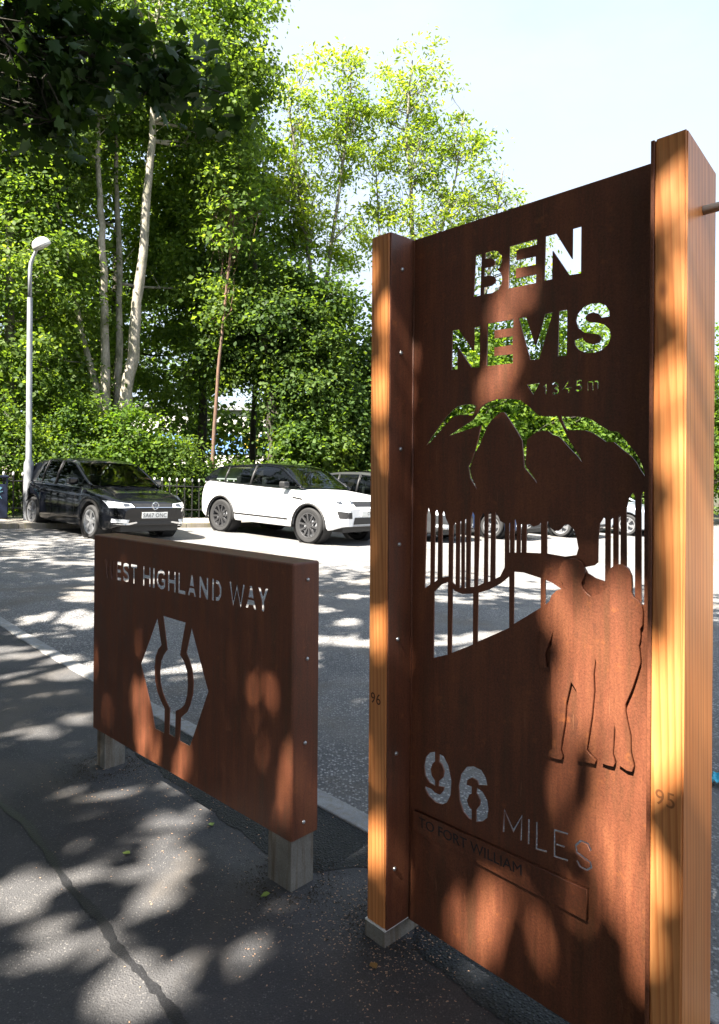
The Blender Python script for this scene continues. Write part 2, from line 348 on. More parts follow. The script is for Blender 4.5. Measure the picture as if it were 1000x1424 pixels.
# ------------------------------------------------------------------ outlines of the openings and plates, metres along the sign and above ground
BEN = [
    [(0.2496,2.1264),(0.2735,2.125),(0.2696,2.0035),(0.2436,2.0037)],
    [(0.2845,2.1253),(0.3098,2.1262),(0.33,2.1193),(0.3434,2.1035),(0.3449,2.0865),(0.339,2.0728),(0.3291,2.0666),(0.3419,2.0529),(0.3459,2.0365),(0.3421,2.019),(0.3296,2.0064),(0.3108,2.0027),(0.2801,2.0045),(0.2806,2.0253),(0.3059,2.0249),(0.3194,2.0307),(0.3227,2.0384),(0.3172,2.049),(0.307,2.0539),(0.281,2.057),(0.2815,2.0818),(0.3034,2.0805),(0.3169,2.0843),(0.3189,2.0923),(0.312,2.101),(0.3012,2.1052),(0.284,2.1073)],
    [(0.3681,2.1242),(0.4582,2.1241),(0.4577,2.1078),(0.3926,2.107),(0.3922,2.0799),(0.4544,2.0773),(0.4545,2.0534),(0.3911,2.0562),(0.3913,2.029),(0.4566,2.0275),(0.4556,2.0033),(0.3665,2.0044)],
    [(0.4828,2.1244),(0.5156,2.1241),(0.5627,2.0452),(0.5632,2.1244),(0.5891,2.1243),(0.5889,2.0021),(0.5552,2.004),(0.506,2.0796),(0.5049,2.0034),(0.4802,2.0042)],
    [(0.164,1.9167),(0.1901,1.9158),(0.245,1.8433),(0.2458,1.9132),(0.2697,1.9148),(0.2687,1.7931),(0.2383,1.7947),(0.1876,1.8616),(0.1867,1.7961),(0.1628,1.7951)],
    [(0.2946,1.9172),(0.384,1.9154),(0.3835,1.8915),(0.3205,1.8937),(0.3201,1.8703),(0.3824,1.8682),(0.3814,1.8438),(0.3203,1.8445),(0.3198,1.82),(0.3835,1.8179),(0.3831,1.7917),(0.2929,1.7939)],
    [(0.3999,1.9161),(0.425,1.9159),(0.4545,1.8326),(0.4827,1.9144),(0.5079,1.915),(0.4675,1.7939),(0.4383,1.7941)],
    [(0.5247,1.9153),(0.5508,1.915),(0.5501,1.7935),(0.5228,1.7942)],
    [(0.6442,1.878),(0.6674,1.8777),(0.6663,1.8915),(0.6569,1.9068),(0.6387,1.9169),(0.6149,1.9191),(0.5934,1.9138),(0.5782,1.8987),(0.5745,1.8816),(0.5801,1.8631),(0.5966,1.8481),(0.6208,1.8411),(0.6393,1.836),(0.6456,1.8262),(0.6394,1.8162),(0.6236,1.8134),(0.6076,1.819),(0.5967,1.828),(0.5951,1.8357),(0.5704,1.8316),(0.5722,1.8187),(0.5833,1.8046),(0.6024,1.7937),(0.6265,1.7912),(0.65,1.7962),(0.6653,1.8089),(0.6713,1.8275),(0.6676,1.8451),(0.6547,1.8582),(0.6338,1.8674),(0.6126,1.8716),(0.6028,1.8797),(0.6028,1.8882),(0.6097,1.8935),(0.623,1.8948),(0.6362,1.8902),(0.6426,1.8832)],
    [(0.4277,1.7277),(0.4692,1.7288),(0.4495,1.6965)],
    [(0.4835,1.7147),(0.486,1.7181),(0.485,1.6964),(0.4909,1.6959),(0.4906,1.7286),(0.479,1.7186)],
    [(0.5073,1.7193),(0.5151,1.7222),(0.5205,1.719),(0.5205,1.7158),(0.5109,1.7116),(0.5217,1.7045),(0.5218,1.7003),(0.5163,1.6983),(0.5081,1.7012),(0.5064,1.6964),(0.5169,1.6926),(0.5275,1.6966),(0.5275,1.7068),(0.522,1.7104),(0.5263,1.7123),(0.5262,1.7215),(0.5153,1.728),(0.5046,1.7242)],
    [(0.5529,1.728),(0.5358,1.704),(0.5645,1.7051),(0.5638,1.7097),(0.5453,1.7088),(0.5572,1.7252)],
    [(0.5527,1.7045),(0.5522,1.6953),(0.5573,1.6946),(0.5578,1.7038)],
    [(0.5923,1.7263),(0.5772,1.726),(0.5757,1.7105),(0.5864,1.712),(0.5901,1.7076),(0.589,1.702),(0.583,1.7006),(0.5761,1.7035),(0.5745,1.6993),(0.583,1.6958),(0.5933,1.6982),(0.5954,1.7084),(0.5881,1.717),(0.5813,1.716),(0.5818,1.7215),(0.593,1.7218)],
    [(0.6123,1.6953),(0.6121,1.7157),(0.6203,1.7167),(0.6212,1.7141),(0.6219,1.6965),(0.6261,1.6962),(0.6254,1.7144),(0.6231,1.7211),(0.6078,1.7192),(0.608,1.6957)],
    [(0.627,1.7169),(0.634,1.7162),(0.6355,1.7128),(0.6356,1.6983),(0.6398,1.698),(0.6397,1.7131),(0.6368,1.7199),(0.627,1.7208)],
]
SCENE = [
    [(0.0614,1.5661),(0.0852,1.5971),(0.1112,1.6243),(0.1392,1.6528),(0.1668,1.675),(0.1866,1.6843),(0.2159,1.6877),(0.2423,1.6867),(0.2579,1.6807),(0.2459,1.6524),(0.204,1.6571),(0.177,1.6539),(0.1521,1.6375),(0.1165,1.608),(0.0827,1.579)],
    [(0.1484,1.5941),(0.1823,1.6114),(0.2164,1.6274),(0.245,1.6414),(0.2567,1.6541),(0.2719,1.6741),(0.2958,1.6875),(0.3273,1.6946),(0.3625,1.6935),(0.3926,1.6902),(0.4095,1.686),(0.4304,1.6709),(0.4464,1.6581),(0.4657,1.6413),(0.4912,1.6365),(0.5224,1.6361),(0.536,1.612),(0.5486,1.5883),(0.5576,1.5709),(0.5718,1.5523),(0.5875,1.5304),(0.5969,1.5082),(0.5824,1.5273),(0.5578,1.5501),(0.5363,1.5732),(0.5254,1.5817),(0.509,1.5865),(0.496,1.5968),(0.4773,1.5982),(0.4622,1.5955),(0.447,1.5877),(0.4312,1.5763),(0.4292,1.5602),(0.4286,1.5388),(0.4268,1.5067),(0.4305,1.4988),(0.445,1.4835),(0.4614,1.4624),(0.4631,1.4518),(0.4566,1.4627),(0.4214,1.4988),(0.4183,1.5318),(0.4137,1.5732),(0.4018,1.5934),(0.3825,1.6196),(0.3629,1.6462),(0.355,1.6554),(0.3475,1.657),(0.3321,1.6498),(0.3143,1.6377),(0.2986,1.6198),(0.2874,1.5977),(0.2738,1.5698),(0.2576,1.5455),(0.2461,1.5189),(0.2367,1.5017),(0.2378,1.4844),(0.2437,1.4672),(0.2533,1.4521),(0.2657,1.4257),(0.2361,1.4672),(0.2286,1.5017),(0.239,1.519),(0.2506,1.5456),(0.2575,1.5645),(0.2643,1.5871),(0.2742,1.622),(0.2452,1.6165),(0.202,1.6067),(0.1725,1.6)],
    [(0.534,1.639),(0.5412,1.6328),(0.5571,1.6319),(0.5746,1.6316),(0.6022,1.6285),(0.6157,1.6246),(0.6325,1.6138),(0.6523,1.6004),(0.6718,1.5895),(0.6924,1.5871),(0.7035,1.5755),(0.7191,1.5555),(0.7346,1.5372),(0.7468,1.5178),(0.7544,1.5),(0.7596,1.4867),(0.759,1.4764),(0.747,1.4941),(0.7378,1.5104),(0.7255,1.5254),(0.7037,1.5423),(0.68,1.562),(0.6591,1.5632),(0.646,1.5729),(0.626,1.586),(0.6024,1.5948),(0.5749,1.5968),(0.5521,1.5952),(0.5449,1.6068),(0.5359,1.625)],
    [(0.0659,1.3493),(0.0735,1.3795),(0.0855,1.3503),(0.0846,1.1336),(0.0602,1.1171)],
    [(0.1008,1.3621),(0.1103,1.3699),(0.1162,1.3555),(0.1142,1.1519),(0.099,1.1405)],
    [(0.1294,1.3561),(0.135,1.371),(0.1464,1.3424),(0.1577,1.3249),(0.1573,1.1671),(0.1303,1.1604)],
    [(0.1725,1.3222),(0.1797,1.3348),(0.1852,1.3301),(0.185,1.1416),(0.1712,1.1514)],
    [(0.1977,1.3359),(0.2049,1.342),(0.2066,1.1394),(0.1977,1.1375)],
    [(0.2155,1.3425),(0.2235,1.3486),(0.2244,1.1395),(0.2164,1.1385)],
    [(0.2384,1.3473),(0.2451,1.3722),(0.2539,1.3586),(0.254,1.1474),(0.2375,1.144)],
    [(0.2712,1.349),(0.2829,1.367),(0.2897,1.3638),(0.2888,1.1636),(0.2652,1.1502)],
    [(0.3006,1.3644),(0.3071,1.3736),(0.313,1.3684),(0.3113,1.1711),(0.3006,1.167)],
    [(0.3261,1.3744),(0.336,1.3627),(0.3442,1.3462),(0.3603,1.3403),(0.3606,1.216),(0.3455,1.1887),(0.3261,1.1783)],
    [(0.3723,1.341),(0.3777,1.348),(0.3777,1.2592),(0.3729,1.2588)],
    [(0.3902,1.3521),(0.3949,1.3543),(0.3997,1.3393),(0.3988,1.2611),(0.3902,1.2603)],
    [(0.4105,1.34),(0.4166,1.3436),(0.4157,1.2626),(0.4103,1.2621)],
    [(0.4296,1.3411),(0.4416,1.3431),(0.4529,1.3373),(0.4661,1.342),(0.4763,1.3516),(0.477,1.2661),(0.4287,1.2637)],
    [(0.493,1.3513),(0.498,1.3567),(0.5039,1.3392),(0.5182,1.3287),(0.5322,1.3334),(0.546,1.348),(0.5597,1.3489),(0.5734,1.3373),(0.5817,1.3162),(0.5872,1.289),(0.582,1.2713),(0.5466,1.2636),(0.4937,1.267)],
    [(0.6442,1.3569),(0.6548,1.3737),(0.6599,1.3697),(0.6604,1.2116),(0.6337,1.2174),(0.6128,1.2272),(0.6042,1.2415),(0.6302,1.2491),(0.6398,1.2573),(0.6406,1.3176)],
    [(0.6724,1.3674),(0.6804,1.375),(0.6815,1.2319),(0.6729,1.2131)],
    [(0.6927,1.3744),(0.6951,1.3816),(0.7,1.3777),(0.7004,1.2399),(0.6937,1.2362)],
    [(0.7132,1.3942),(0.7184,1.4212),(0.729,1.4389),(0.7362,1.4269),(0.7374,1.1718),(0.7159,1.1833)],
    [(0.7502,1.4291),(0.7542,1.4407),(0.7583,1.4396),(0.7602,1.1664),(0.7521,1.1681)],
    [(0.0993,1.1125),(0.1276,1.1382),(0.1556,1.1503),(0.1557,0.928),(0.0983,0.9063)],
    [(0.1714,1.1356),(0.1833,1.1257),(0.2104,1.1207),(0.2507,1.1267),(0.2512,0.977),(0.1695,0.9351)],
    [(0.2671,1.131),(0.3049,1.1449),(0.3457,1.1684),(0.3759,1.1935),(0.3771,1.0473),(0.2657,0.9867)],
    [(0.3899,1.2071),(0.4238,1.2082),(0.4614,1.2019),(0.4768,1.1992),(0.4774,1.1189),(0.3903,1.0595)],
    [(0.4899,1.1963),(0.5122,1.1906),(0.5404,1.1771),(0.5404,1.1721),(0.509,1.1445),(0.4905,1.1285)],
]
MILES = [
    [(0.1093,0.6177),(0.0875,0.6091),(0.0699,0.5889),(0.063,0.5596),(0.0686,0.5309),(0.0857,0.5142),(0.1103,0.511),(0.1101,0.529),(0.0969,0.5401),(0.0923,0.5588),(0.0992,0.5777),(0.1096,0.5877)],
    [(0.1241,0.6168),(0.1438,0.6148),(0.1626,0.591),(0.1746,0.5491),(0.1717,0.5056),(0.1577,0.4777),(0.1366,0.4636),(0.1107,0.461),(0.0843,0.4719),(0.069,0.4883),(0.0662,0.4975),(0.0973,0.4979),(0.1105,0.491),(0.1295,0.4922),(0.1422,0.5085),(0.1446,0.5193),(0.1232,0.5154),(0.1231,0.5306),(0.1401,0.5476),(0.1442,0.5687),(0.1355,0.5858),(0.1243,0.5909)],
    [(0.3069,0.5793),(0.3007,0.6003),(0.2853,0.6172),(0.2581,0.6199),(0.2304,0.6093),(0.2089,0.5798),(0.2003,0.5414),(0.2047,0.5008),(0.2196,0.4707),(0.2397,0.4588),(0.2516,0.4588),(0.2513,0.4905),(0.2394,0.4971),(0.2337,0.511),(0.2415,0.5298),(0.2509,0.5375),(0.2507,0.5584),(0.2325,0.5567),(0.2347,0.5722),(0.2505,0.5838),(0.2701,0.5808),(0.2741,0.5695)],
    [(0.2664,0.5618),(0.2896,0.5559),(0.3066,0.5367),(0.3113,0.5135),(0.307,0.487),(0.2904,0.4695),(0.2657,0.4584),(0.2654,0.4937),(0.2785,0.5111),(0.2806,0.5276),(0.272,0.5403),(0.2665,0.5429)],
    [(0.3657,0.4671),(0.3659,0.5254),(0.3945,0.4753),(0.4198,0.5266),(0.4162,0.4629),(0.4231,0.4655),(0.4239,0.5409),(0.3953,0.489),(0.3629,0.5376),(0.3584,0.4646)],
    [(0.4405,0.5324),(0.4404,0.4624),(0.4472,0.465),(0.4473,0.5349)],
    [(0.4656,0.5341),(0.4655,0.4584),(0.5003,0.4638),(0.5021,0.4701),(0.4722,0.4655),(0.4723,0.5365)],
    [(0.5639,0.5415),(0.5195,0.5363),(0.5201,0.4604),(0.5627,0.4661),(0.5645,0.4723),(0.5264,0.4673),(0.5259,0.5311),(0.5622,0.5354)],
    [(0.5271,0.4948),(0.5524,0.4976),(0.5543,0.5037),(0.5291,0.501)],
    [(0.63,0.5227),(0.6212,0.5383),(0.5986,0.5382),(0.5808,0.5167),(0.5852,0.4979),(0.6038,0.4931),(0.6226,0.4878),(0.6254,0.4787),(0.6159,0.4698),(0.6001,0.4709),(0.5907,0.4819),(0.5855,0.4769),(0.5957,0.4649),(0.6159,0.4635),(0.6322,0.4788),(0.6278,0.4931),(0.6073,0.4991),(0.5907,0.5033),(0.5875,0.5172),(0.5998,0.5322),(0.6167,0.5323),(0.6246,0.5183)],
]
FIG = [
    [(0.5533,1.1837),(0.5484,1.1962),(0.541,1.2107),(0.5398,1.2326),(0.548,1.251),(0.5647,1.2614),(0.5861,1.2626),(0.6025,1.2543),(0.6109,1.2359),(0.6083,1.2184),(0.6005,1.2025),(0.603,1.1899),(0.6146,1.1786),(0.627,1.1704),(0.6485,1.1788),(0.664,1.1893),(0.6713,1.2006),(0.6691,1.2129),(0.6703,1.2297),(0.6789,1.2473),(0.6939,1.2592),(0.7088,1.2608),(0.7236,1.2521),(0.7321,1.2347),(0.7335,1.2145),(0.7324,1.1961),(0.7366,1.1845),(0.749,1.1781),(0.7576,1.1652),(0.761,1.1477),(0.7604,1.1195),(0.7548,1.1105),(0.7557,1.0905),(0.7518,1.0697),(0.754,1.05),(0.7561,1.0303),(0.7482,1.0004),(0.7361,0.9613),(0.7197,0.9207),(0.719,0.9021),(0.7242,0.8769),(0.7319,0.8465),(0.7331,0.8062),(0.7416,0.7763),(0.7384,0.762),(0.725,0.761),(0.7039,0.7686),(0.706,0.7754),(0.7143,0.7883),(0.7099,0.8115),(0.6991,0.8413),(0.6915,0.8723),(0.6905,0.8348),(0.6874,0.7883),(0.6944,0.7698),(0.6911,0.7596),(0.6759,0.7578),(0.6596,0.7589),(0.6613,0.7687),(0.6678,0.7824),(0.6689,0.8203),(0.664,0.8817),(0.6569,0.9428),(0.6477,0.9912),(0.6407,1.0244),(0.6357,0.9759),(0.6378,0.9341),(0.6328,0.8736),(0.6242,0.816),(0.6176,0.7779),(0.6291,0.7685),(0.644,0.7604),(0.6419,0.7505),(0.6155,0.7474),(0.5914,0.742),(0.5885,0.7541),(0.5933,0.8073),(0.5984,0.8646),(0.5996,0.8993),(0.5886,0.9269),(0.5743,0.9439),(0.5604,0.8853),(0.5575,0.8365),(0.5491,0.786),(0.5445,0.7561),(0.551,0.7405),(0.5486,0.7323),(0.53,0.7297),(0.5087,0.7307),(0.5101,0.7414),(0.5224,0.754),(0.5221,0.8004),(0.5192,0.8529),(0.5187,0.9106),(0.5159,0.9588),(0.5132,0.9805),(0.5154,1.0121),(0.5249,1.0759),(0.5127,1.0383),(0.497,0.9996),(0.4992,0.9776),(0.5008,0.9645),(0.4907,0.9615),(0.4789,0.969),(0.4767,0.9911),(0.4786,1.014),(0.4898,1.0746),(0.507,1.131),(0.5168,1.1591),(0.5315,1.1734)],
]
HEX = [
    [(0.6189,0.8353),(0.6575,0.7202),(0.6299,0.6965),(0.6058,0.6568),(0.6,0.6085),(0.6054,0.5531),(0.6261,0.506),(0.6581,0.4714),(0.6878,0.4484),(0.6866,0.3385),(0.6056,0.3388),(0.5721,0.4225),(0.5286,0.5078),(0.4744,0.6001),(0.5538,0.7278)],
    [(0.6664,0.8495),(0.8498,0.848),(0.8262,0.7705),(0.8088,0.7046),(0.8397,0.6837),(0.8647,0.6443),(0.871,0.5925),(0.8659,0.5471),(0.8461,0.5025),(0.8175,0.48),(0.7776,0.4598),(0.7763,0.4247),(0.7748,0.3451),(0.7233,0.3457),(0.7288,0.4583),(0.6979,0.4808),(0.6665,0.5151),(0.6481,0.5529),(0.6429,0.5985),(0.6513,0.6468),(0.6732,0.6789),(0.7037,0.7077),(0.6851,0.7829)],
    [(0.8944,0.8374),(0.8555,0.7224),(0.8802,0.6961),(0.9007,0.6605),(0.9108,0.6101),(0.9059,0.5607),(0.8865,0.5122),(0.8628,0.4755),(0.8155,0.4414),(0.8069,0.3404),(0.8887,0.3388),(0.9505,0.4582),(1.0214,0.5979),(0.9786,0.6765),(0.931,0.767)],
]
WEST = [('W', 0.1133, 0.2157, 0.956, 1.046), ('E', 0.2331, 0.2824, 0.957, 1.047), ('S', 0.2969, 0.3614, 0.958, 1.048), ('T', 0.3731, 0.4355, 0.959, 1.048), ('H', 0.4873, 0.5575, 0.96, 1.049), ('I', 0.5747, 0.5939, 0.961, 1.05), ('G', 0.6087, 0.6834, 0.962, 1.05), ('H', 0.7036, 0.7692, 0.963, 1.051), ('L', 0.7868, 0.8461, 0.964, 1.051), ('A', 0.8611, 0.9257, 0.965, 1.052), ('N', 0.9473, 1.0144, 0.966, 1.053), ('D', 1.0386, 1.106, 0.967, 1.054), ('W', 1.1551, 1.2588, 0.968, 1.055), ('A', 1.2619, 1.3293, 0.97, 1.055), ('Y', 1.3367, 1.3986, 0.97, 1.056)]
SUN_GAPS = [(-1.19,3.09,0.0,0.1),(-1.13,3.09,0.0,0.1),(-0.68,2.92,0.0,0.028),(-0.73,2.88,0.0,0.028),(-0.75,2.72,0.0,0.028),(-0.78,2.68,0.0,0.028),(-0.71,2.75,0.0,0.028),(-0.74,2.5,0.0,0.028),(-0.73,2.58,0.0,0.028),(-0.62,2.49,0.0,0.028),(-1.28,2.56,0.0,0.028),(-1.3,2.54,0.0,0.028),(-1.2,2.43,0.0,0.028),(-1.17,2.45,0.0,0.028),(-0.91,2.49,0.0,0.028),(-0.71,2.31,0.0,0.028),(-0.95,2.12,0.0,0.028),(-0.79,2.11,0.0,0.028),(-0.72,2.16,0.0,0.028),(-0.72,2.06,0.0,0.028),(-0.52,2.03,0.0,0.028),(-0.58,2.01,0.0,0.028),(-0.57,1.91,0.0,0.028),(-0.49,2.06,0.0,0.028),(-0.45,2.11,0.0,0.028),(-0.39,2.14,0.0,0.028),(-0.34,2.12,0.0,0.028),(-0.18,2.15,0.0,0.028),(-0.68,1.99,0.0,0.028),(-1.13,2.59,0.0,0.028),(-1.0,2.45,0.0,0.028),(-1.1,2.33,0.0,0.028),(-1.19,2.31,0.0,0.028),(-0.55,1.89,0.0,0.028),(-1.03,2.11,0.0,0.028),(-0.88,2.84,0.0,0.028),(-1.83,3.9,0.0,0.06),(-1.7,3.95,0.0,0.06),(-2.53,4.93,0.0,0.06),(-2.4,4.88,0.0,0.06),(-2.56,5.36,0.0,0.06),(-2.44,5.41,0.0,0.06),(-2.06,4.69,0.0,0.06),(-1.98,4.66,0.0,0.06),(-2.69,5.34,0.0,0.06),(-1.62,4.08,0.0,0.06),(-3.02,6.54,0.0,0.06),(-2.65,5.98,0.0,0.06),(-2.4,5.47,0.0,0.06),(-2.91,6.03,0.0,0.06),(-2.05,5.03,0.0,0.06),(-0.42,2.58,0.69,0.045),(-0.36,2.52,0.69,0.045),(-0.62,2.77,0.78,0.045),(-0.96,3.09,0.32,0.045),(-0.82,2.95,0.24,0.045),(-0.69,2.83,0.27,0.045),(-0.25,2.41,0.38,0.045),(-0.27,2.43,0.27,0.045),(-1.01,3.14,0.49,0.045),(0.4,1.95,2.0,0.045),(0.4,1.95,1.93,0.045),(0.4,1.95,1.85,0.045),(0.39,1.96,1.75,0.045),(0.39,1.96,1.67,0.045),(0.59,1.75,0.85,0.03),(0.63,1.71,0.86,0.03),(0.66,1.68,0.85,0.03),(0.67,1.67,0.8,0.03),(0.65,1.68,0.95,0.03),(0.53,1.81,0.76,0.03),(0.32,2.04,0.14,0.03),(0.32,2.03,0.06,0.03),(0.4,1.95,0.31,0.03),(0.4,1.95,0.23,0.03),(0.41,1.94,0.14,0.03),(0.57,1.77,0.21,0.03),(0.59,1.74,0.44,0.03),(0.65,1.68,0.75,0.03),(0.63,1.71,0.55,0.03),(0.56,1.78,1.1,0.06),(0.56,1.78,1.06,0.06),(0.54,1.8,1.0,0.06),(0.54,1.8,0.96,0.06),(0.68,1.5,1.64,0.05),(0.68,1.5,0.93,0.05),(0.68,1.5,0.83,0.05),(0.68,1.5,0.76,0.05),(0.68,1.5,0.66,0.05),(0.68,1.5,0.58,0.05),(0.68,1.5,0.43,0.05),(0.06,2.15,2.02,0.04),(0.07,2.15,1.88,0.04),(0.07,2.15,1.79,0.04),(0.71,1.47,2.19,0.035),(0.71,1.47,2.11,0.035),(0.71,1.46,2.02,0.035),(0.71,1.46,1.93,0.035),(0.71,1.46,1.84,0.035),(0.71,1.46,1.73,0.035),(0.72,1.46,1.62,0.035),(0.72,1.46,1.51,0.035),(0.72,1.46,1.39,0.035),(0.72,1.46,1.27,0.035),(0.72,1.46,1.14,0.035),(0.72,1.46,1.04,0.035),(0.05,2.16,2.19,0.03),(0.05,2.16,2.07,0.03),(0.05,2.16,1.95,0.03),(0.05,2.16,1.7,0.03),(0.05,2.16,1.52,0.03),(0.06,2.16,1.25,0.03),(0.06,2.16,0.98,0.03),(0.06,2.15,0.66,0.03),(0.06,2.15,0.37,0.03)]

# ------------------------------------------------------------------ ground
def big_ground():
    n = 110; ext = 130; V = []; Fc = []
    g = [math.copysign(abs(t) ** 1.6, t) * ext for t in np.linspace(-1, 1, n + 1)]
    for y in g:
        for x in g: V.append((x, y + 12, gz(x, y + 12) - 0.035))
    for j in range(n):
        for i in range(n): a = j * (n + 1) + i; Fc.append((a, a + 1, a + n + 2, a + n + 1))
    return obj('ground', pyd('ground', V, Fc), 'woodland_soil', kind='structure')
big_ground()
strip_sheet('car_park', F0, FD, FN, -26, 42, -34, -0.01, 0.0, 0.3, 'car_park_asphalt', kind='structure')
strip_sheet('footpath', K1, KD, KN, -15.4, 18, -14, -0.112, 0.006, 0.25, 'footpath_asphalt', kind='structure')
strip_sheet('far_pavement', F0, FD, FN, -24, 40, 0.125, 1.75, 0.10, 0.5, 'far_pavement', kind='structure')

def ground_poly(name, pts_front, pts_back, dz, mat, **props):
    V = []; Fc = []
    for p, q in zip(pts_front, pts_back):
        for r in (p, q): V.append((r[0], r[1], gz(r[0], r[1]) + dz))
    for i in range(len(pts_front) - 1): Fc.append((2 * i, 2 * i + 2, 2 * i + 3, 2 * i + 1))
    me = pyd(name, V, Fc); bm = bmesh.new(); bm.from_mesh(me); bmesh.ops.recalc_face_normals(bm, faces=bm.faces[:])
    if sum(f.normal.z for f in bm.faces) < 0: bmesh.ops.reverse_faces(bm, faces=bm.faces[:])
    bm.to_mesh(me); bm.free(); return obj(name, me, mat, **props)
fs = np.linspace(-1.55, 4.0, 180); fr, bk = [], []
for s in fs:
    n = np.interp(s, [-1.5, -1.41, 0.0, 0.15, 0.22, 0.29, 0.45, 0.62, 0.70, 0.9, 4.0], [-0.30, -0.43, -0.49, -0.495, -0.40, -0.285, -0.30, -0.36, -0.46, -0.50, -0.50]) + random.uniform(-0.007, 0.007) + 0.008 * math.sin(s * 23)
    q = K1 + KD * s + KN * n; fr.append((q.x, q.y)); q = K1 + KD * s + KN * (-0.1085); bk.append((q.x, q.y))
ground_poly('asphalt_patch', fr, bk, 0.0080, 'new_asphalt', kind='structure')
ck = [(-3.3, 4.45), (-2.5, 3.78), (-1.95, 3.36), (-1.579, 3.02), (-1.38, 2.85), (-1.168, 2.604), (-1.02, 2.42), (-0.843, 2.251), (-0.75, 2.12), (-0.651, 2.025), (-0.56, 1.93), (-0.472, 1.831), (-0.36, 1.68), (-0.1, 1.42), (0.3, 0.9)]
fr, bk = [], []
for i in range(len(ck) - 1):
    for t in np.linspace(0, 1, 9)[:-1]:
        x = ck[i][0] * (1 - t) + ck[i + 1][0] * t; y = ck[i][1] * (1 - t) + ck[i + 1][1] * t
        w = 0.0125 + 0.004 * math.sin(i * 1.7 + t * 5) + random.uniform(0, 0.0025); jx = random.uniform(-0.002, 0.002)
        fr.append((x - 0.68 * w + jx, y - 0.73 * w)); bk.append((x + 0.68 * w + jx, y + 0.73 * w))
ground_poly('crack_seal', fr, bk, 0.0095, 'seal_tar', kind='structure')

# kerbs, stone by stone
def kerb(name, P, D, N, s0, s1, length, width, top, mat, jitter):
    root = empty(name, (P.x, P.y, 0), 0, kind='structure'); s = s0; i = 0
    while s < s1:
        L = length - 0.008; q = P + D * (s + L / 2) + N * (width / 2)
        me = box('stone', -L / 2, L / 2, -width / 2, width / 2, -0.12, top + random.uniform(-jitter, jitter), 0.008, 2)
        o = obj('kerb_stone', me, mat, root); ang = math.atan2(D.y, D.x)
        gzx = (gz(q.x + D.x * .2, q.y + D.y * .2) - gz(q.x - D.x * .2, q.y - D.y * .2)) / 0.4
        o.location = (q.x - P.x, q.y - P.y, gz(q.x, q.y)); o.rotation_euler = (0, -math.atan(gzx), ang + random.uniform(-.004, .004)); s += length; i += 1
kerb('kerb', K1 - KN * 0.108, KD, KN, -15.23, 6, 0.915, 0.108, 0.014, 'kerb_stone', 0.003)
kerb('far_kerb', F0, FD, FN, -10, 38, 0.92, 0.125, 0.108, 'far_kerb_stone', 0.004)

# ------------------------------------------------------------------ tall cut-out sign
SIGN_ANG = math.atan2(-0.726, 0.688)
sign = empty('cutout_sign', (0.088, 2.1245, 0), SIGN_ANG, label='tall rusty steel sign with cut-out hill scene between two orange timber posts', category='sign')
ZT = 2.232; ZB = 0.058
def post(x0, x1, y0, y1, z0, z1, drop):
    bm = bmesh.new(); vs = box_bm(bm, x0, x1, y0, y1, z0, z1)
    for v in vs:
        if v.co.z > z1 - 1e-6 and v.co.y > y1 - 1e-6: v.co.z -= drop
    es = [e for e in bm.edges]
    bmesh.ops.bevel(bm, geom=es, offset=0.004, segments=3, affect='EDGES'); bmesh.ops.recalc_face_normals(bm, faces=bm.faces[:]); return from_bm('post', bm)
p1 = obj('post', post(-0.080, 0, 0, 0.178, ZB, ZT, 0.004), 'oiled_timber', sign)
p2 = obj('post', post(0.8238, 0.8945, 0, 0.172, 0.058, ZT, 0.046), 'oiled_timber', sign)
holes = BEN + SCENE + MILES
obj('cutout_panel', cut_sheet('cutout_panel', [[(0.0065, 0.05), (0.8150, 0.05), (0.8150, ZT - 0.004), (0.0065, ZT - 0.004)]] + holes, 0.006, 0.106), 'corten_steel', sign, label='rusted panel cut with BEN NEVIS, hills, trees and 96 MILES')
obj('flange', box('flange', 0.0, 0.006, 0.002, 0.176, ZB, ZT - 0.002, 0.001, 1), 'corten_steel', sign)
obj('flange', box('flange', 0.8155, 0.8238, -0.002, 0.170, 0.05, ZT - 0.003, 0.001, 1), 'corten_steel', sign)
obj('weld_bead', MB().tube([(0.0085, 0.1045, 0.055), (0.0085, 0.1045, ZT - 0.006)], 0.0035, 6).mesh('weld_bead', True), 'corten_steel', sign)
obj('figure_plate', cut_sheet('figure_plate', [FIG[0]], 0.0110, 0.0945), 'corten_steel', sign, label='two walkers seen from behind, arm in arm, cut from steel plate')
cp = obj('caption_plate', cut_sheet('caption_plate', [[(0.0325, 0.352), (0.6225, 0.345), (0.6225, 0.4235), (0.0325, 0.4125)]], 0.012, 0.0935), 'corten_steel', sign)
tm = text_mesh('lettering', 'TO FORT WILLIAM', 0.030, 0.0003, xscale=1.0)
w_ = max(v.co.x for v in tm.vertices)
for v in tm.vertices: v.co.x *= 0.376 / w_
lt = obj('lettering', tm, 'print_black', cp); lt.location = (0.056, 0.0931, 0.3715); lt.rotation_euler = (0, -0.018, 0)
bolt_v, bolt_f = lathe([(0.0, 0.0055), (0.0035, 0.0052), (0.0062, 0.0035), (0.0070, 0.0), (0.0070, -0.003)], 10)
bolt_me = pyd('bolt', bolt_v, bolt_f, True); bolt_me.materials.append(M('bolt_steel'))
def bolt(parent, loc, axis):
    o = bpy.data.objects.new('bolt', bolt_me); COL.objects.link(o); o.parent = parent; o.location = loc
    o.rotation_euler = Vector(axis).to_track_quat('Z', 'Y').to_euler()
for y, z in ((0.0529, 2.1234), (0.0497, 1.8596), (0.0505, 1.5569), (0.0469, 1.2566), (0.0434, 0.9581), (0.040, 0.60), (0.0359, 0.239)): bolt(sign, (0.0062, y, z), (1, 0, 0))
for z in (2.10, 1.8, 1.5, 1.2, 0.9, 0.5, 0.2): bolt(sign, (0.8153, 0.05, z), (-1, 0, 0))
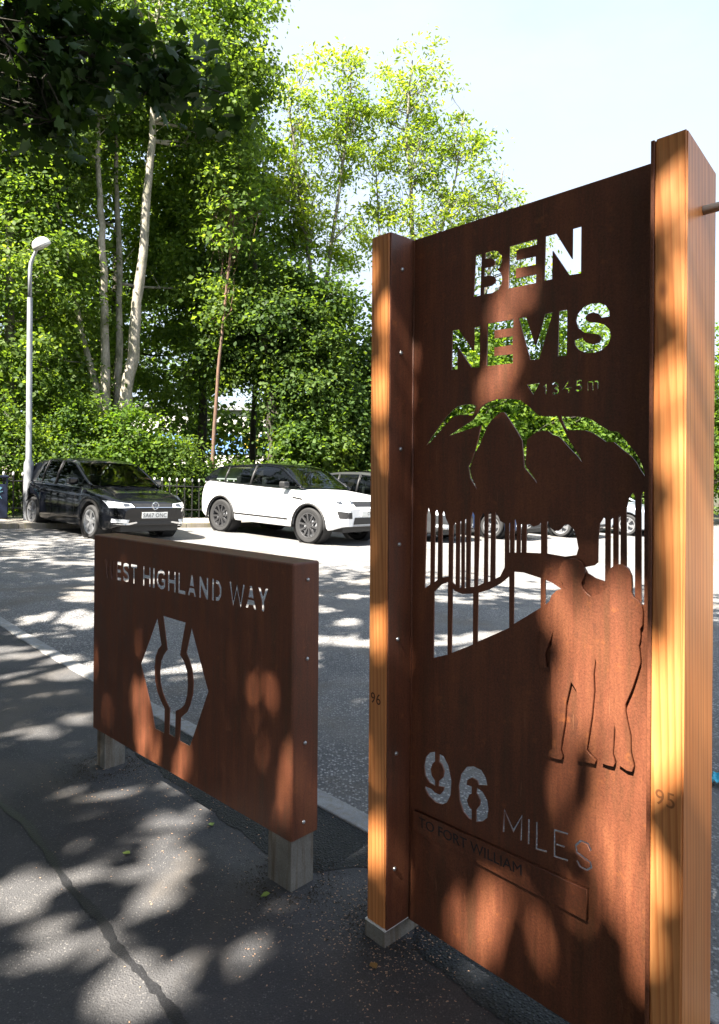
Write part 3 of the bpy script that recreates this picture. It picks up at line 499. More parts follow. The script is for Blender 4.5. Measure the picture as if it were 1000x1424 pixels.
ft = obj('foot', box('foot', -0.086, 0.004, -0.004, 0.186, -0.06, 0.0545, 0.004), 'foot_concrete', sign)
obj('foot', box('foot', 0.818, 0.900, -0.004, 0.180, -0.06, 0.0545, 0.004), 'foot_concrete', sign)
sl = MB(); sl.box(-0.0845, 0.0045, -0.003, 0.1845, 0.0548, 0.0595); obj('sealant', sl.mesh('sealant'), 'white_sealant', ft)
n96 = obj('number', text_mesh('number', '96', 0.034, 0.0003, 'CENTER', 1.08, 0.92), 'burnt_mark', p1); n96.location = (-0.046, -0.0006, 0.752)
n95 = obj('number', text_mesh('number', '95', 0.034, 0.0003, 'CENTER', 1.08, 0.92), 'burnt_mark_faint', p2); n95.location = (0.857, -0.0006, 0.752)
obj('rail', MB().tube([(0.885, 0.095, 2.078), (2.35, 0.095, 2.078)], 0.0105, 12).mesh('rail', True), 'rail_steel', sign)
p3 = obj('post', post(2.34, 2.42, 0, 0.172, 0.0, ZT, 0.02), 'oiled_timber', sign)

# ------------------------------------------------------------------ low cut-out sign
W_ANG = math.radians(-43.87); WL = 1.537; WZ0, WZ1, WD = 0.186, 1.161, 0.123
low = empty('trail_sign', (-1.338, 3.455, 0), W_ANG, label='low wide rusted steel sign reading West Highland Way on two short concrete feet', category='sign')
# stencil letters, drawn in a unit box (width, height)
def strip_poly(P, w):
    P = [np.array(p, float) for p in P]; L, R = [], []
    for i in range(len(P)):
        d1 = P[i] - P[max(i - 1, 0)]; d2 = P[min(i + 1, len(P) - 1)] - P[i]
        if i == 0: d1 = d2
        if i == len(P) - 1: d2 = d1
        d1 = d1 / np.linalg.norm(d1); d2 = d2 / np.linalg.norm(d2); n1 = np.array([-d1[1], d1[0]]); n2 = np.array([-d2[1], d2[0]])
        m = n1 + n2; m /= np.linalg.norm(m); m *= (w / 2) / max(0.5, m @ n1); L.append(P[i] + m); R.append(P[i] - m)
    return [tuple(p) for p in L + R[::-1]]
def letter(ch, w, h, s):
    """polygons in metres, w x h box, stroke s"""
    k = s / 2
    if ch == 'I': return [[(0, 0), (w, 0), (w, h), (0, h)]]
    if ch == 'L': return [[(0, 0), (w, 0), (w, s), (s, s), (s, h), (0, h)]]
    if ch == 'T': m = w / 2; return [[(m - k, 0), (m + k, 0), (m + k, h - s), (w, h - s), (w, h), (0, h), (0, h - s), (m - k, h - s)]]
    if ch == 'E': return [[(0, 0), (w, 0), (w, s), (s, s), (s, h / 2 - k), (w * .9, h / 2 - k), (w * .9, h / 2 + k), (s, h / 2 + k), (s, h - s), (w, h - s), (w, h), (0, h)]]
    if ch == 'H': return [[(0, 0), (s, 0), (s, h / 2 - k), (w - s, h / 2 - k), (w - s, 0), (w, 0), (w, h), (w - s, h), (w - s, h / 2 + k), (s, h / 2 + k), (s, h), (0, h)]]
    if ch == 'N': return [[(0, 0), (s, 0), (s, h - 2.4 * s), (w - s, 0), (w, 0), (w, h), (w - s, h), (w - s, 2.4 * s), (s, h), (0, h)]]
    if ch == 'Y': m = w / 2; return [[(m - k, 0), (m + k, 0), (m + k, h * .42), (w, h), (w - s * 1.1, h), (m, h * .42 + s * 1.3), (s * 1.1, h), (0, h), (m - k, h * .42)]]
    if ch == 'W': return [strip_poly([(s * .5, h), (w * .27, s * .2), (w * .5, h * .86), (w * .73, s * .2), (w - s * .5, h)], s * .92)]
    if ch == 'S': return [strip_poly([(w - k, h * .74), (w * .8, h - k * 1.3), (w * .5, h - k), (w * .18, h - k * 1.6), (k, h * .74), (w * .2, h * .58), (w * .75, h * .44), (w - k, h * .27), (w * .8, k * 1.5), (w * .5, k), (w * .18, k * 1.4), (k, h * .27)], s)]
    if ch == 'G': return [strip_poly([(w - k, h * .74), (w * .8, h - k * 1.6), (w * .52, h - k), (w * .22, h - k * 2.2), (k, h * .62), (k, h * .38), (w * .22, k * 2.2), (w * .52, k), (w * .8, k * 1.6), (w - k, h * .22), (w - k, h * .46), (w * .56, h * .46)], s)]
    if ch == 'D': return [[(0, 0), (s, 0), (s, h), (0, h)], strip_poly([(s * 1.7, h - k), (w * .7, h - k * 1.6), (w - k, h * .66), (w - k, h * .34), (w * .7, k * 1.6), (s * 1.7, k)], s)]
    if ch == 'A':
        m = w / 2; a = lambda y: m * (1 - y / h)
        return [[(m * (y0 := .47), h * .47), (m * .47 + s * 1.05, h * .47), (m, h * .47 + (m - m * .47 - s * 1.05) * h / m), (w - m * .47 - s * 1.05, h * .47), (w - m * .47, h * .47), (m + s * .45, h), (m - s * .45, h)],
                [(0, 0), (s * 1.05, 0), (s * 1.05 + m * .16, h * .16 + .0), (w - s * 1.05 - m * .16, h * .16), (w - s * 1.05, 0), (w, 0), (w - m * .38, h * .38), (m * .38, h * .38)]]
loops = []
for ch, x0, x1, z0, z1 in WEST:
    for poly in letter(ch, x1 - x0, z1 - z0, 0.0155): loops.append([(x0 + a, z0 + b) for a, b in poly])
R_ = 0.009
lowp = obj('cutout_panel', cut_sheet('cutout_panel', [[(0.0, WZ0), (WL - R_, WZ0), (WL - R_, WZ1 - R_), (0.0, WZ1 - R_)]] + loops + HEX, 0.004, 0.0), 'corten_steel', low, label='rusted face cut with WEST HIGHLAND WAY and a hexagon thistle emblem')
def bent(axis_pts, lo, hi, axis):
    V = []; n = len(axis_pts)
    for t in (lo, hi):
        for a, b in axis_pts: V.append((a, b, t) if axis == 'z' else (t, b, a))
    return V, [(i, (i + 1) % n, n + (i + 1) % n, n + i) for i in range(n)] + [tuple(range(n)), tuple(range(2 * n - 1, n - 1, -1))]
def lprof(edge, r, depth, th):
    outer = [(edge - r + r * math.sin(a), r - r * math.cos(a)) for a in np.linspace(0, math.pi / 2, 7)] + [(edge, depth)]
    inner = [(edge - th, depth)] + [(edge - r + (r - th) * math.sin(a), r - (r - th) * math.cos(a)) for a in np.linspace(math.pi / 2, 0, 7)]
    return outer + inner
v_, f_ = bent(lprof(WL, R_, WD, 0.004), WZ0, WZ1 - R_, 'z'); me = pyd('end_return', v_, f_)
bm = bmesh.new(); bm.from_mesh(me); bmesh.ops.recalc_face_normals(bm, faces=bm.faces[:]); bm.to_mesh(me); bm.free(); obj('end_return', me, 'corten_steel', low)
v_, f_ = bent(lprof(WZ1, R_, WD, 0.004), 0.0, WL - R_, 'x'); me = pyd('top_return', v_, f_)
bm = bmesh.new(); bm.from_mesh(me); bmesh.ops.recalc_face_normals(bm, faces=bm.faces[:]); bm.to_mesh(me); bm.free(); obj('top_return', me, 'corten_steel', low)
obj('end_return', box('end_return', -0.0005, 0.0035, 0.0045, WD, WZ0, WZ1 - 0.01), 'corten_steel', low)
# rounded corner where top and end returns meet
V = []; Fc = []; nA = 7
for i, a in enumerate(np.linspace(0, math.pi / 2, nA)):
    for b in np.linspace(0, math.pi / 2, nA):
        V.append((WL - R_ + R_ * math.sin(a) * math.cos(b), R_ - R_ * math.cos(a), WZ1 - R_ + R_ * math.sin(a) * math.sin(b)))
for i in range(nA - 1):
    for j in range(nA - 1): Fc.append((i * nA + j, i * nA + j + 1, (i + 1) * nA + j + 1, (i + 1) * nA + j))
o0 = len(V)
for b in np.linspace(0, math.pi / 2, nA): V.append((WL - R_ + R_ * math.cos(b), WD, WZ1 - R_ + R_ * math.sin(b)))
for j in range(nA - 1): Fc.append(((nA - 1) * nA + j, (nA - 1) * nA + j + 1, o0 + j + 1, o0 + j))
obj('corner', pyd('corner', V, Fc, True), 'corten_steel', low)
for y, z in ((0.0689, 1.0987), (0.0681, 0.8163), (0.0606, 0.5181), (0.0564, 0.2378)): bolt(low, (WL + 0.0004, y, z), (1, 0, 0))
for u0, w0 in ((0.032, 0.085), (1.402, 0.128)):
    obj('foot', box('foot', u0, u0 + w0, 0.0055, 0.112, -0.06, 0.30, 0.003), 'foot_concrete', low)

# ------------------------------------------------------------------ foliage
LEAF = {
 'broad': (np.array([(0, 0, 0), (.30, .28, .05), (.36, .55, .02), (0, 1, -.06), (-.36, .55, .02), (-.30, .28, .05)]), [(0, 1, 2, 3), (0, 3, 4, 5)]),
 'small': (np.array([(0, 0, 0), (.36, .5, .07), (0, 1, -.05), (-.36, .5, .07)]), [(0, 1, 2), (0, 2, 3)]),
 'narrow': (np.array([(0, 0, 0), (.20, .45, .05), (0, 1, -.08), (-.20, .45, .05)]), [(0, 1, 2), (0, 2, 3)]),
 'maple': (np.array([(0, 0, 0), (.22, -.06, 0), (.50, .10, -.04), (.36, .30, .0), (.58, .62, -.06), (.26, .60, .02), (0, 1.0, -.08), (-.26, .60, .02), (-.58, .62, -.06), (-.36, .30, 0), (-.50, .10, -.04), (-.22, -.06, 0), (0, .35, .07)]),
           [(12, i, i + 1) for i in range(11)] + [(12, 11, 0)]),
}
def leaf_mesh(name, P, size, kind, up=0.7, out=None):
    T, Fq = LEAF[kind]; n = len(P); k = len(T)
    nrm = RNG.normal(size=(n, 3)) * 0.62; nrm[:, 2] += up
    if out is not None: nrm += out * 0.45
    nrm /= np.linalg.norm(nrm, axis=1)[:, None]
    d = RNG.normal(size=(n, 3)); d[:, 2] -= 0.35
    d -= nrm * np.sum(d * nrm, 1)[:, None]; d /= np.linalg.norm(d, axis=1)[:, None]
    x = np.cross(d, nrm); s = size * RNG.uniform(0.42, 1.38, n)
    V = P[:, None, :] + s[:, None, None] * (T[None, :, 0:1] * x[:, None, :] + T[None, :, 1:2] * d[:, None, :] + T[None, :, 2:3] * nrm[:, None, :])
    V = V.reshape(-1, 3).astype(np.float32)
    m = len(Fq[0]); Fi = (np.array(Fq)[None] + (np.arange(n) * k)[:, None, None]).reshape(-1, m)
    me = bpy.data.meshes.new(name); me.vertices.add(len(V)); me.vertices.foreach_set('co', V.ravel())
    me.loops.add(Fi.size); me.loops.foreach_set('vertex_index', Fi.ravel().astype(np.int32))
    me.polygons.add(len(Fi)); me.polygons.foreach_set('loop_start', (np.arange(len(Fi)) * m).astype(np.int32)); me.polygons.foreach_set('loop_total', np.full(len(Fi), m, np.int32))
    me.update(calc_edges=True); return me
def sample_clumps(ells, n):
    vol = np.array([e[3] * e[4] * e[5] for e in ells]); cnt = RNG.multinomial(n, vol / vol.sum()); C = []; O = []
    for e, c in zip(ells, cnt):
        d = RNG.normal(size=(c, 3)); d /= np.linalg.norm(d, axis=1)[:, None]
        r = RNG.uniform(0.15, 1.0, c) ** 0.5 * RNG.uniform(0.82, 1.16, c)
        C.append(np.array(e[:3]) + d * r[:, None] * np.array(e[3:6])); O.append(d)
    return np.concatenate(C), np.concatenate(O)
def crown_points(ells, n_leaves, n_clumps, sigma, flat=0.6):
    C, O = sample_clumps(ells, n_clumps); w = RNG.gamma(2.2, 1.0, len(C)); w /= w.sum()
    idx = RNG.choice(len(C), n_leaves, p=w); sg = sigma * RNG.uniform(0.6, 1.3, len(C))
    off = RNG.normal(size=(n_leaves, 3)) * sg[idx][:, None]; off[:, 2] *= flat
    # droop each spray outwards
    off[:, 2] -= 0.25 * np.linalg.norm(off[:, :2], axis=1)
    return C[idx] + off, O[idx], C
def open_gaps(P, O, leaf):
    """thin the canopy along the sun's path to where its patches of light fall"""
    S = np.array(SUN); keep = np.ones(len(P), bool)
    for x, y, z, r in GAPS:
        v = P - np.array((x, y, z)); t = v @ S; d = np.linalg.norm(v - t[:, None] * S, axis=1)
        keep &= ~((t > 0) & (d < (r + leaf * .48) * RNG.uniform(.85, 1.1, len(P))))
    return P[keep], O[keep]
def curve_pts(a, b, bend=0.12, n=6, sag=0.0):
    a, b = Vector(a), Vector(b); L = (b - a).length; off = Vector((random.gauss(0, 1), random.gauss(0, 1), random.gauss(0, .5))) * bend * L * .6
    return [a.lerp(b, t) + off * math.sin(math.pi * t) + Vector((0, 0, -sag * L * math.sin(math.pi * t))) + Vector((random.gauss(0, 1), random.gauss(0, 1), random.gauss(0, 1))) * 0.012 * L * (0 < t < 1) for t in np.linspace(0, 1, n)]
def tree(name, label, stems, ells, leaf, bark, n_leaves, size, kind='small', clumps=300, sigma=0.4, limbs=40, group=None, limb_r=0.035, category='tree', twigs=2, limb_from=0.35, gaps=False):
    """stems: list of (points, r0, r1) in world space; a thing with trunk(s), limbs and a crown"""
    global RNG
    RNG = np.random.default_rng(int(1000 + abs(stems[0][0][0][0]) * 37 + stems[0][0][0][1] * 11)); random.seed(int(abs(stems[0][0][0][0]) * 91 + stems[0][0][0][1] * 7))
    bx, by = stems[0][0][0][0], stems[0][0][0][1]; bz = gz(bx, by)
    root = empty(name, (bx, by, bz), 0, label=label, category=category)
    if group: root['group'] = group
    off = Vector((bx, by, bz)); allp = []
    for pts, r0, r1 in stems:
        n = len(pts); P = []
        for i in range(n - 1):
            for t in (0, 0.25, 0.5, 0.75): P.append(Vector(pts[i]).lerp(Vector(pts[i + 1]), t))
        P.append(Vector(pts[-1])); m = len(P)
        P = [p + Vector((random.gauss(0, .5), random.gauss(0, .5), 0)) * r0 * .22 * (0 < i < m - 1) for i, p in enumerate(P)]
        rad = [(r0 * (1 - (i / (m - 1)) ** 0.8) + r1 * (i / (m - 1)) ** 0.8) * (1 + random.uniform(-.06, .08)) for i in range(m)]; rad[0] *= 1.35
        mb = MB().tube([p - off for p in P], rad, 10); obj('trunk', mb.mesh('trunk', True), bark, root)
        allp += [(p, r) for p, r in zip(P, rad) if p.z - off.z > limb_from * (pts[-1][2] - off.z)]
    pts, o, C = crown_points(ells, n_leaves, clumps, sigma)
    if gaps: pts, o = open_gaps(pts, o, size)
    if limbs and allp:
        Z = np.array([p for p, r in allp])
        for ci in RNG.choice(len(C), min(limbs, len(C)), replace=False):
            mb = MB(); c = C[ci]; lower = [(np.linalg.norm(c - Z[i]) + 3 * max(0, Z[i][2] - c[2] + 0.4), i) for i in range(len(Z))]; i = min(lower)[1]
            p, r = allp[i]; L = float(np.linalg.norm(c - Z[i])); r0 = min(r * 0.6, limb_r * (0.5 + 0.35 * L)); cp_ = curve_pts(p, c, 0.22, 7)
            mb.tube([q - off for q in cp_], list(np.linspace(r0, 0.008, 7)), 5, False)
            for _ in range(twigs):
                k = random.randint(2, 5); e = Vector(C[random.randrange(len(C))]); b = cp_[k]; dv = (e - b); dv = dv.normalized() * min(dv.length, random.uniform(.5, 1.6)) if dv.length > 0 else Vector((0, 0, 1))
                mb.tube([q - off for q in curve_pts(b, b + dv, 0.25, 4)], list(np.linspace(r0 * .4, 0.005, 4)), 4, False)
            obj('limb', mb.mesh('limb', True), bark, root)
    obj('crown', leaf_mesh('crown', pts - np.array(off), size, kind, out=o), leaf, root)
    return root
def stem(*pts): return [tuple(p) for p in pts]
def up_stem(x, y, h, lean=(0, 0), n=5):
    z0 = gz(x, y) - 0.1; return [(x + lean[0] * t + random.gauss(0, .08) * (t > 0), y + lean[1] * t, z0 + (h + .1) * t) for t in np.linspace(0, 1, n)]

Y1 = 19.4
g_ = 'trees of the wood beyond the fence'
tree('sycamore_tree', 'pale multi-stemmed tree with sunlit smooth trunks behind the black hatchback',
     [(stem((-6.85, Y1, 0.1), (-6.78, Y1, 2.6), (-6.53, Y1, 4.2), (-6.33, Y1, 6.3), (-6.17, Y1, 8.1), (-6.0, Y1, 10.4), (-5.88, Y1, 12.4), (-5.8, Y1, 15.0)), 0.21, 0.07),
      (stem((-7.05, Y1, 0.1), (-7.2, Y1, 2.8), (-7.25, Y1, 5.1), (-7.31, Y1, 7.1), (-7.4, Y1, 8.9), (-7.5, Y1, 10.8), (-7.55, Y1, 13.5)), 0.17, 0.05),
      (stem((-6.95, 20.0, 0.1), (-7.15, 20.1, 2.9), (-7.16, 20.3, 6.0), (-7.25, 20.5, 8.2), (-7.4, 20.6, 10.3), (-7.45, 20.6, 14.0)), 0.14, 0.05),
      (stem((-7.2, Y1, 0.1), (-7.35, Y1, 3.4), (-7.6, Y1, 4.25), (-7.95, Y1, 5.5), (-8.2, Y1, 6.75), (-8.5, Y1, 8.2), (-8.75, Y1, 9.6)), 0.13, 0.05)],
     [(-6.4, 20.4, 14.6, 4.0, 3.2, 3.9), (-4.3, 20.0, 13.0, 1.6, 2.0, 3.2), (-3.5, 20.0, 12.6, 0.8, 1.2, 2.9), (-9.2, 20.0, 12.2, 2.6, 2.8, 3.6), (-5.1, 21.6, 8.6, 1.6, 1.2, 2.4), (-8.8, 20.6, 6.4, 1.5, 1.5, 2.6)],
     'sycamore_leaf', 'pale_bark', 72000, 0.125, 'broad', 760, 0.30, 60, g_, 0.05, limb_from=0.3)
tree('broadleaf_tree', 'dense leafy tree rising behind the tall street lamp', [(up_stem(-9.6, 18.9, 12), .2, .05)],
     [(-9.7, 18.9, 6.6, 2.7, 2.0, 4.0), (-9.6, 19.2, 12.2, 2.8, 2.2, 3.2), (-8.4, 19.8, 3.6, 1.2, 1.0, 1.9)], 'sycamore_leaf', 'grey_bark', 54000, 0.125, 'broad', 560, 0.30, 40, g_)
tree('broadleaf_tree', 'tall dark tree closing the gap behind the pale stems', [(up_stem(-9.0, 25, 15), .25, .05)],
     [(-9.6, 25, 9.2, 4.8, 2.4, 6.8), (-7.4, 26, 13.5, 3.6, 2.4, 4.5), (-12.5, 24, 7, 3, 2, 5)], 'sycamore_leaf', 'dark_bark', 38000, 0.21, 'small', 480, 0.42, 40, g_)
tree('broadleaf_tree', 'mid green tree between the pale stems and the thin red stem', [(up_stem(-5.7, 24, 14, (.4, 0)), .2, .05)],
     [(-5.6, 24, 9.4, 2.9, 2.2, 4.2), (-5.4, 24.5, 13.8, 2.3, 2.2, 2.6), (-6.6, 23, 4.6, 1.5, 1.2, 1.6)], 'sycamore_leaf', 'dark_bark', 40000, 0.155, 'small', 460, 0.36, 50, g_)
tree('young_tree', 'thin reddish stem leaning through the shaded foliage', [(stem((-4.38, 20, .05), (-4.32, 20, 1.6), (-4.18, 20, 4.0), (-4.02, 20, 5.9), (-3.82, 20, 8.0), (-3.7, 20, 9.4)), .07, .025)],
     [(-3.7, 20.2, 9.4, 1.1, 1.0, 1.5), (-4.2, 20.5, 6.6, .8, .8, 1.0)], 'sycamore_leaf', 'red_bark', 3800, 0.15, 'small', 90, 0.28, 22, g_)
tree('broadleaf_tree', 'dark trunked tree with heavy low foliage behind the white car', [(stem((-2.55, 21, .0), (-2.62, 21, 2.4), (-2.8, 21, 4.4), (-3.2, 21, 6.6), (-3.3, 21, 8.2)), .27, .06)],
     [(-2.5, 21.5, 6.3, 2.3, 1.6, 2.2), (-1.5, 21.3, 4.3, 1.7, 1.2, 1.9), (-0.6, 21.8, 3.4, 1.2, 1.0, 1.6), (-4.1, 21.5, 5.4, 1.3, 1.2, 1.4)], 'dark_leaf', 'dark_bark', 52000, 0.13, 'broad', 520, 0.30, 40, g_)
tree('broadleaf_tree', 'slim tall tree with open crown behind the dark trunked tree', [(up_stem(-4.0, 25.5, 13, (.3, 0)), .15, .03)],
     [(-3.7, 25.5, 10.4, 1.8, 1.6, 3.8), (-2.6, 25.5, 7.4, 1.4, 1.4, 2.0)], 'bright_leaf', 'dark_bark', 11500, 0.18, 'small', 240, 0.36, 40, g_)
ga = 'ash trees against the sky'
tree('ash_tree', 'airy ash with two bare forking stems against the sky', [(stem((-1.6, 25, 0), (-1.75, 25, 4.5), (-1.6, 25, 7.4), (-1.9, 25, 9.5), (-2.4, 25, 12.6), (-2.7, 25, 15.2)), .17, .03), (stem((-1.6, 25.2, 0), (-1.4, 25.2, 5.5), (-1.35, 25.2, 8), (-1.0, 25.2, 10.6), (-.6, 25.2, 13.6), (-.4, 25, 16.2)), .13, .03)],
     [(-1.7, 25, 13.7, 1.9, 1.5, 3.0), (-2.7, 25, 11.6, 1.0, 1.2, 2.2), (-.5, 25, 15.2, .9, 1.0, 2.2), (-1.3, 25, 10.2, 1.6, 1.2, 1.4)], 'ash_leaf', 'grey_bark', 9500, 0.19, 'narrow', 190, 0.30, 85, ga, 0.03)
tree('ash_tree', 'airy ash rising straight above the timber post of the tall sign', [(stem((2.0, 26, 0), (1.9, 26, 5), (2.0, 26, 9), (1.95, 26, 11.5), (1.7, 26, 14.5), (1.9, 26, 17.2)), .18, .03), (stem((2.0, 26, 4.8), (1.0, 26, 8.5), (.7, 26, 10.5), (.5, 26, 13.5)), .09, .02), (stem((2.0, 26, 8), (3.0, 26, 10.6), (3.6, 26, 12.8), (3.9, 26, 15.2)), .07, .015)],
     [(1.8, 26, 15.0, 1.7, 1.5, 3.0), (.5, 26, 12.6, 1.4, 1.2, 2.8), (3.5, 26, 13.0, 1.5, 1.2, 2.8), (2.0, 26, 10.4, 2.2, 1.2, 1.4)], 'ash_leaf', 'grey_bark', 11500, 0.19, 'narrow', 220, 0.30, 95, ga, 0.03)
tree('ash_tree', 'small sparse ash showing over the sloping sign top', [(stem((5.2, 27, -.2), (5.0, 27, 5), (4.9, 27, 8.4), (5.3, 27, 11.4), (5.6, 27, 13.6)), .12, .02)],
     [(5.1, 27, 11.4, 1.7, 1.4, 2.2), (6.3, 27, 10.0, 1.5, 1.2, 1.7)], 'ash_leaf', 'grey_bark', 4600, 0.19, 'narrow', 120, 0.28, 65, ga, 0.025)
gr = 'bushy trees seen through the tall sign'
for lab, x, y, ez, r, nl, mt in (('bushy tree just beside the timber post of the tall sign', .35, 23.6, 4.2, (2.0, 1.6, 3.3), 17000, 'dark_leaf'),
                                 ('sunny bushy tree seen through the word NEVIS', 3.3, 27.5, 5.2, (2.9, 2.0, 4.4), 24000, 'bright_leaf'),
                                 ('broad bushy tree seen through the word BEN and the hills', 8.0, 30, 5.6, (3.7, 2.4, 5.0), 28000, 'bright_leaf'),
                                 ('bushy tree between the tall sign and the far white car', 13.2, 32, 5.4, (3.6, 2.6, 5.0), 24000, 'sycamore_leaf'),
                                 ('bushy tree above the far white car', 18.0, 32, 4.6, (3.2, 2.6, 4.6), 20000, 'bright_leaf')):
    tree('bushy_tree', lab, [(up_stem(x, y, ez + r[2] * .6), .16, .04)], [(x, y, ez, *r), (x - r[0] * .5, y - .6, ez * .55, r[0] * .7, r[1] * .7, r[2] * .5), (x + r[0] * .6, y, ez * .75, r[0] * .55, r[1] * .7, r[2] * .5)], mt, 'dark_bark', nl, 0.19, 'small', 330, 0.40, 24, gr)
# the far mass of the wood
ells = [(x, 36 + random.uniform(-1, 3) + max(0, x) * .25, 3.6 + random.uniform(-.6, 1.2), 3.0, 2.0, 4.4 + random.uniform(-.6, 1)) for x in np.arange(-24, 32, 3.4)] + [(x, 33, 7.5, 3, 2, 5) for x in (-20, -17, -14)] + [(x, 35, 8.5, 2.6, 2, 4.5) for x in (-13, -10.5, -8)]
pts, o, C = crown_points(ells, 56000, 1100, 0.6)
fw = obj('far_wood', leaf_mesh('far_wood', pts, 0.34, 'small', out=o), 'dark_leaf', kind='stuff', label='far mass of dark green woodland foliage'); fw['category'] = 'wood'
gs = 'shrubs growing behind the black fence'
for lab, x, y, ez, r, nl, mt, sz in (('leafy shrub beside the blue bin', -8.9, 17.2, 1.5, (1.0, .8, 1.5), 5200, 'sycamore_leaf', .12),
                                     ('mid green shrub above the boot of the black hatchback', -7.2, 18.0, 1.75, (1.0, .8, 1.6), 6500, 'sycamore_leaf', .12),
                                     ('bright green shrub at the foot of the pale stems', -6.0, 18.2, 1.7, (1.0, .8, 1.5), 6500, 'bright_leaf', .12),
                                     ('mid green shrub above the bonnet of the black hatchback', -5.05, 18.6, 1.35, (.8, .7, 1.2), 5200, 'sycamore_leaf', .12),
                                     ('low shrub between the two nearest parked cars', -4.0, 19.2, .95, (.9, .7, .9), 4200, 'dark_leaf', .12),
                                     ('low dark shrub behind the roof of the white car', -2.8, 19.9, .9, (.9, .7, .85), 4200, 'dark_leaf', .12),
                                     ('big leaved shrub over the bonnet of the white car', -1.1, 20.4, 2.1, (1.2, .8, 1.7), 6500, 'sycamore_leaf', .17),
                                     ('dark shrub behind the charcoal car', .5, 21.6, 1.5, (1.2, .9, 1.6), 6000, 'dark_leaf', .14),
                                     ('hedge-like shrub behind the blue car', 3.0, 23.4, 1.1, (1.4, 1, 1.6), 6000, 'sycamore_leaf', .14),
                                     ('hedge-like shrub behind the far white hatchback', 6.2, 26.0, 1.1, (1.7, 1, 1.7), 6500, 'sycamore_leaf', .15),
                                     ('hedge-like shrub behind the silver car', 9.6, 28.3, 1.0, (1.9, 1, 1.8), 6500, 'dark_leaf', .16),
                                     ('hedge-like shrub at the far end of the car park', 13.8, 30.2, .9, (2.2, 1, 1.9), 6500, 'sycamore_leaf', .16)):
    x -= .36; y += .48
    tree('shrub', lab, [(up_stem(x, y, ez + .2, (.1, 0), 3), .03, .01), (up_stem(x + .1, y, ez, (-.3, 0), 3), .025, .01)], [(x, y, gz(x, y) + ez, *r)], mt, 'dark_bark', int(nl * 1.5), sz * .80, 'broad', 150, 0.21, 16, gs, 0.015, 'shrub')
GAPS = list(SUN_GAPS)
for _ in range(70):   # looser canopy above the car park
    gx_, gy_ = random.uniform(-7.5, 3.0), random.uniform(4.2, 10.5)
    for _k in range(random.randint(1, 3)): GAPS.append((gx_ + random.gauss(0, .35), gy_ + random.gauss(0, .12), gz(gx_, gy_), random.uniform(.09, .17)))
# the big tree behind the photographer that shades the signs, and the tree whose bough hangs in from the left
tree('overhanging_tree', 'tall spreading tree whose canopy shades the signs', [(stem((-10.2, -4.5, -.1), (-10.0, -4.4, 3), (-9.2, -3.6, 5.5), (-8.0, -2.4, 7.5), (-7, -1.2, 9.5)), .38, .1)],
     [(-6.0, -.4, 8.6, 6.0, 5.8, 1.9), (-8.6, 2.8, 8.4, 4.0, 3.2, 1.7), (-3.4, -1.6, 9.2, 3.6, 4.3, 1.8)], 'shade_leaf', 'grey_bark', 64000, 0.17, 'broad', 700, 0.55, 30, None, .035, gaps=True)
tree('overhanging_tree', 'unseen leafy tree added above the footpath and the signs to block the overhead sky', [(stem((2.6, -4.6, -.1), (2.4, -4.4, 4), (1.6, -3.0, 6.5), (.8, -1.6, 8.8)), .3, .1)],  # added out of view to close off the sky overhead
     [(-.4, 1.0, 8.7, 3.8, 4.2, 1.2), (-1.0, -2.5, 8.2, 3.0, 3.0, 1.6)], 'shade_leaf', 'grey_bark', 20000, 0.20, 'broad', 200, 0.46, 30, None, .035, gaps=True)
ells = [(x + random.uniform(-.6, .6), y, 6.0, 2.6, 2.0, 6.4) for x, y in ((-13, 4), (-13.5, 0.5), (-13, -3), (-12, -6.5), (-9.5, -9), (-6.5, -10.5), (-3, -11.2), (-15, 8), (-16, 11.5), (-17, 15), (-17, 18.5))]
pts, o, C = crown_points(ells, 54000, 800, 0.7)
pw = obj('sky_block_foliage', leaf_mesh('sky_block_foliage', pts, 0.34, 'small', out=o), 'shade_leaf', kind='stuff', label='unseen foliage added along the footpath to block sky light')  # unseen leaf mass, added to keep sky light off the signs
ells = [(x, y, 4.6, 2.6, 2.6, 5.0) for x, y in ((22, 8.5), (24, 13), (25, 17.5), (27, 22))]
pts, o, C = crown_points(ells, 10000, 160, 0.7)
obj('reflection_block_foliage', leaf_mesh('reflection_block_foliage', pts, 0.36, 'small', out=o), 'dark_leaf', kind='stuff', label='unseen foliage added beside the car park to darken reflections and sky light')  # unseen leaf mass, added to dim sky reflected in the cars
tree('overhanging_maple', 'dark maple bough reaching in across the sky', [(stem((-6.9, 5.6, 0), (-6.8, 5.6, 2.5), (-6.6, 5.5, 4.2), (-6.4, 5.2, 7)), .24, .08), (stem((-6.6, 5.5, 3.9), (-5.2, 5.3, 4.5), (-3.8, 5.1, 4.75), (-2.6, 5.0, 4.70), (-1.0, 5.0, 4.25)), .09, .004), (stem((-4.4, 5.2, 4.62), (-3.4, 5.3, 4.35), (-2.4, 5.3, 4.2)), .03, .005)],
     [(-2.75, 5.0, 4.72, .75, .7, .58), (-1.85, 5.0, 4.42, .62, .45, .20), (-1.35, 5.0, 4.40, .42, .35, .16), (-1.15, 5.0, 4.22, .22, .3, .09), (-2.15, 5.0, 4.62, .55, .5, .30), (-3.9, 5.1, 4.7, .9, .8, .6), (-2.6, 5.1, 4.28, .5, .6, .28)], 'shade_leaf', 'dark_bark', 6200, 0.10, 'maple', 250, 0.13, 70, None, .009, limb_from=0.5, gaps=True)
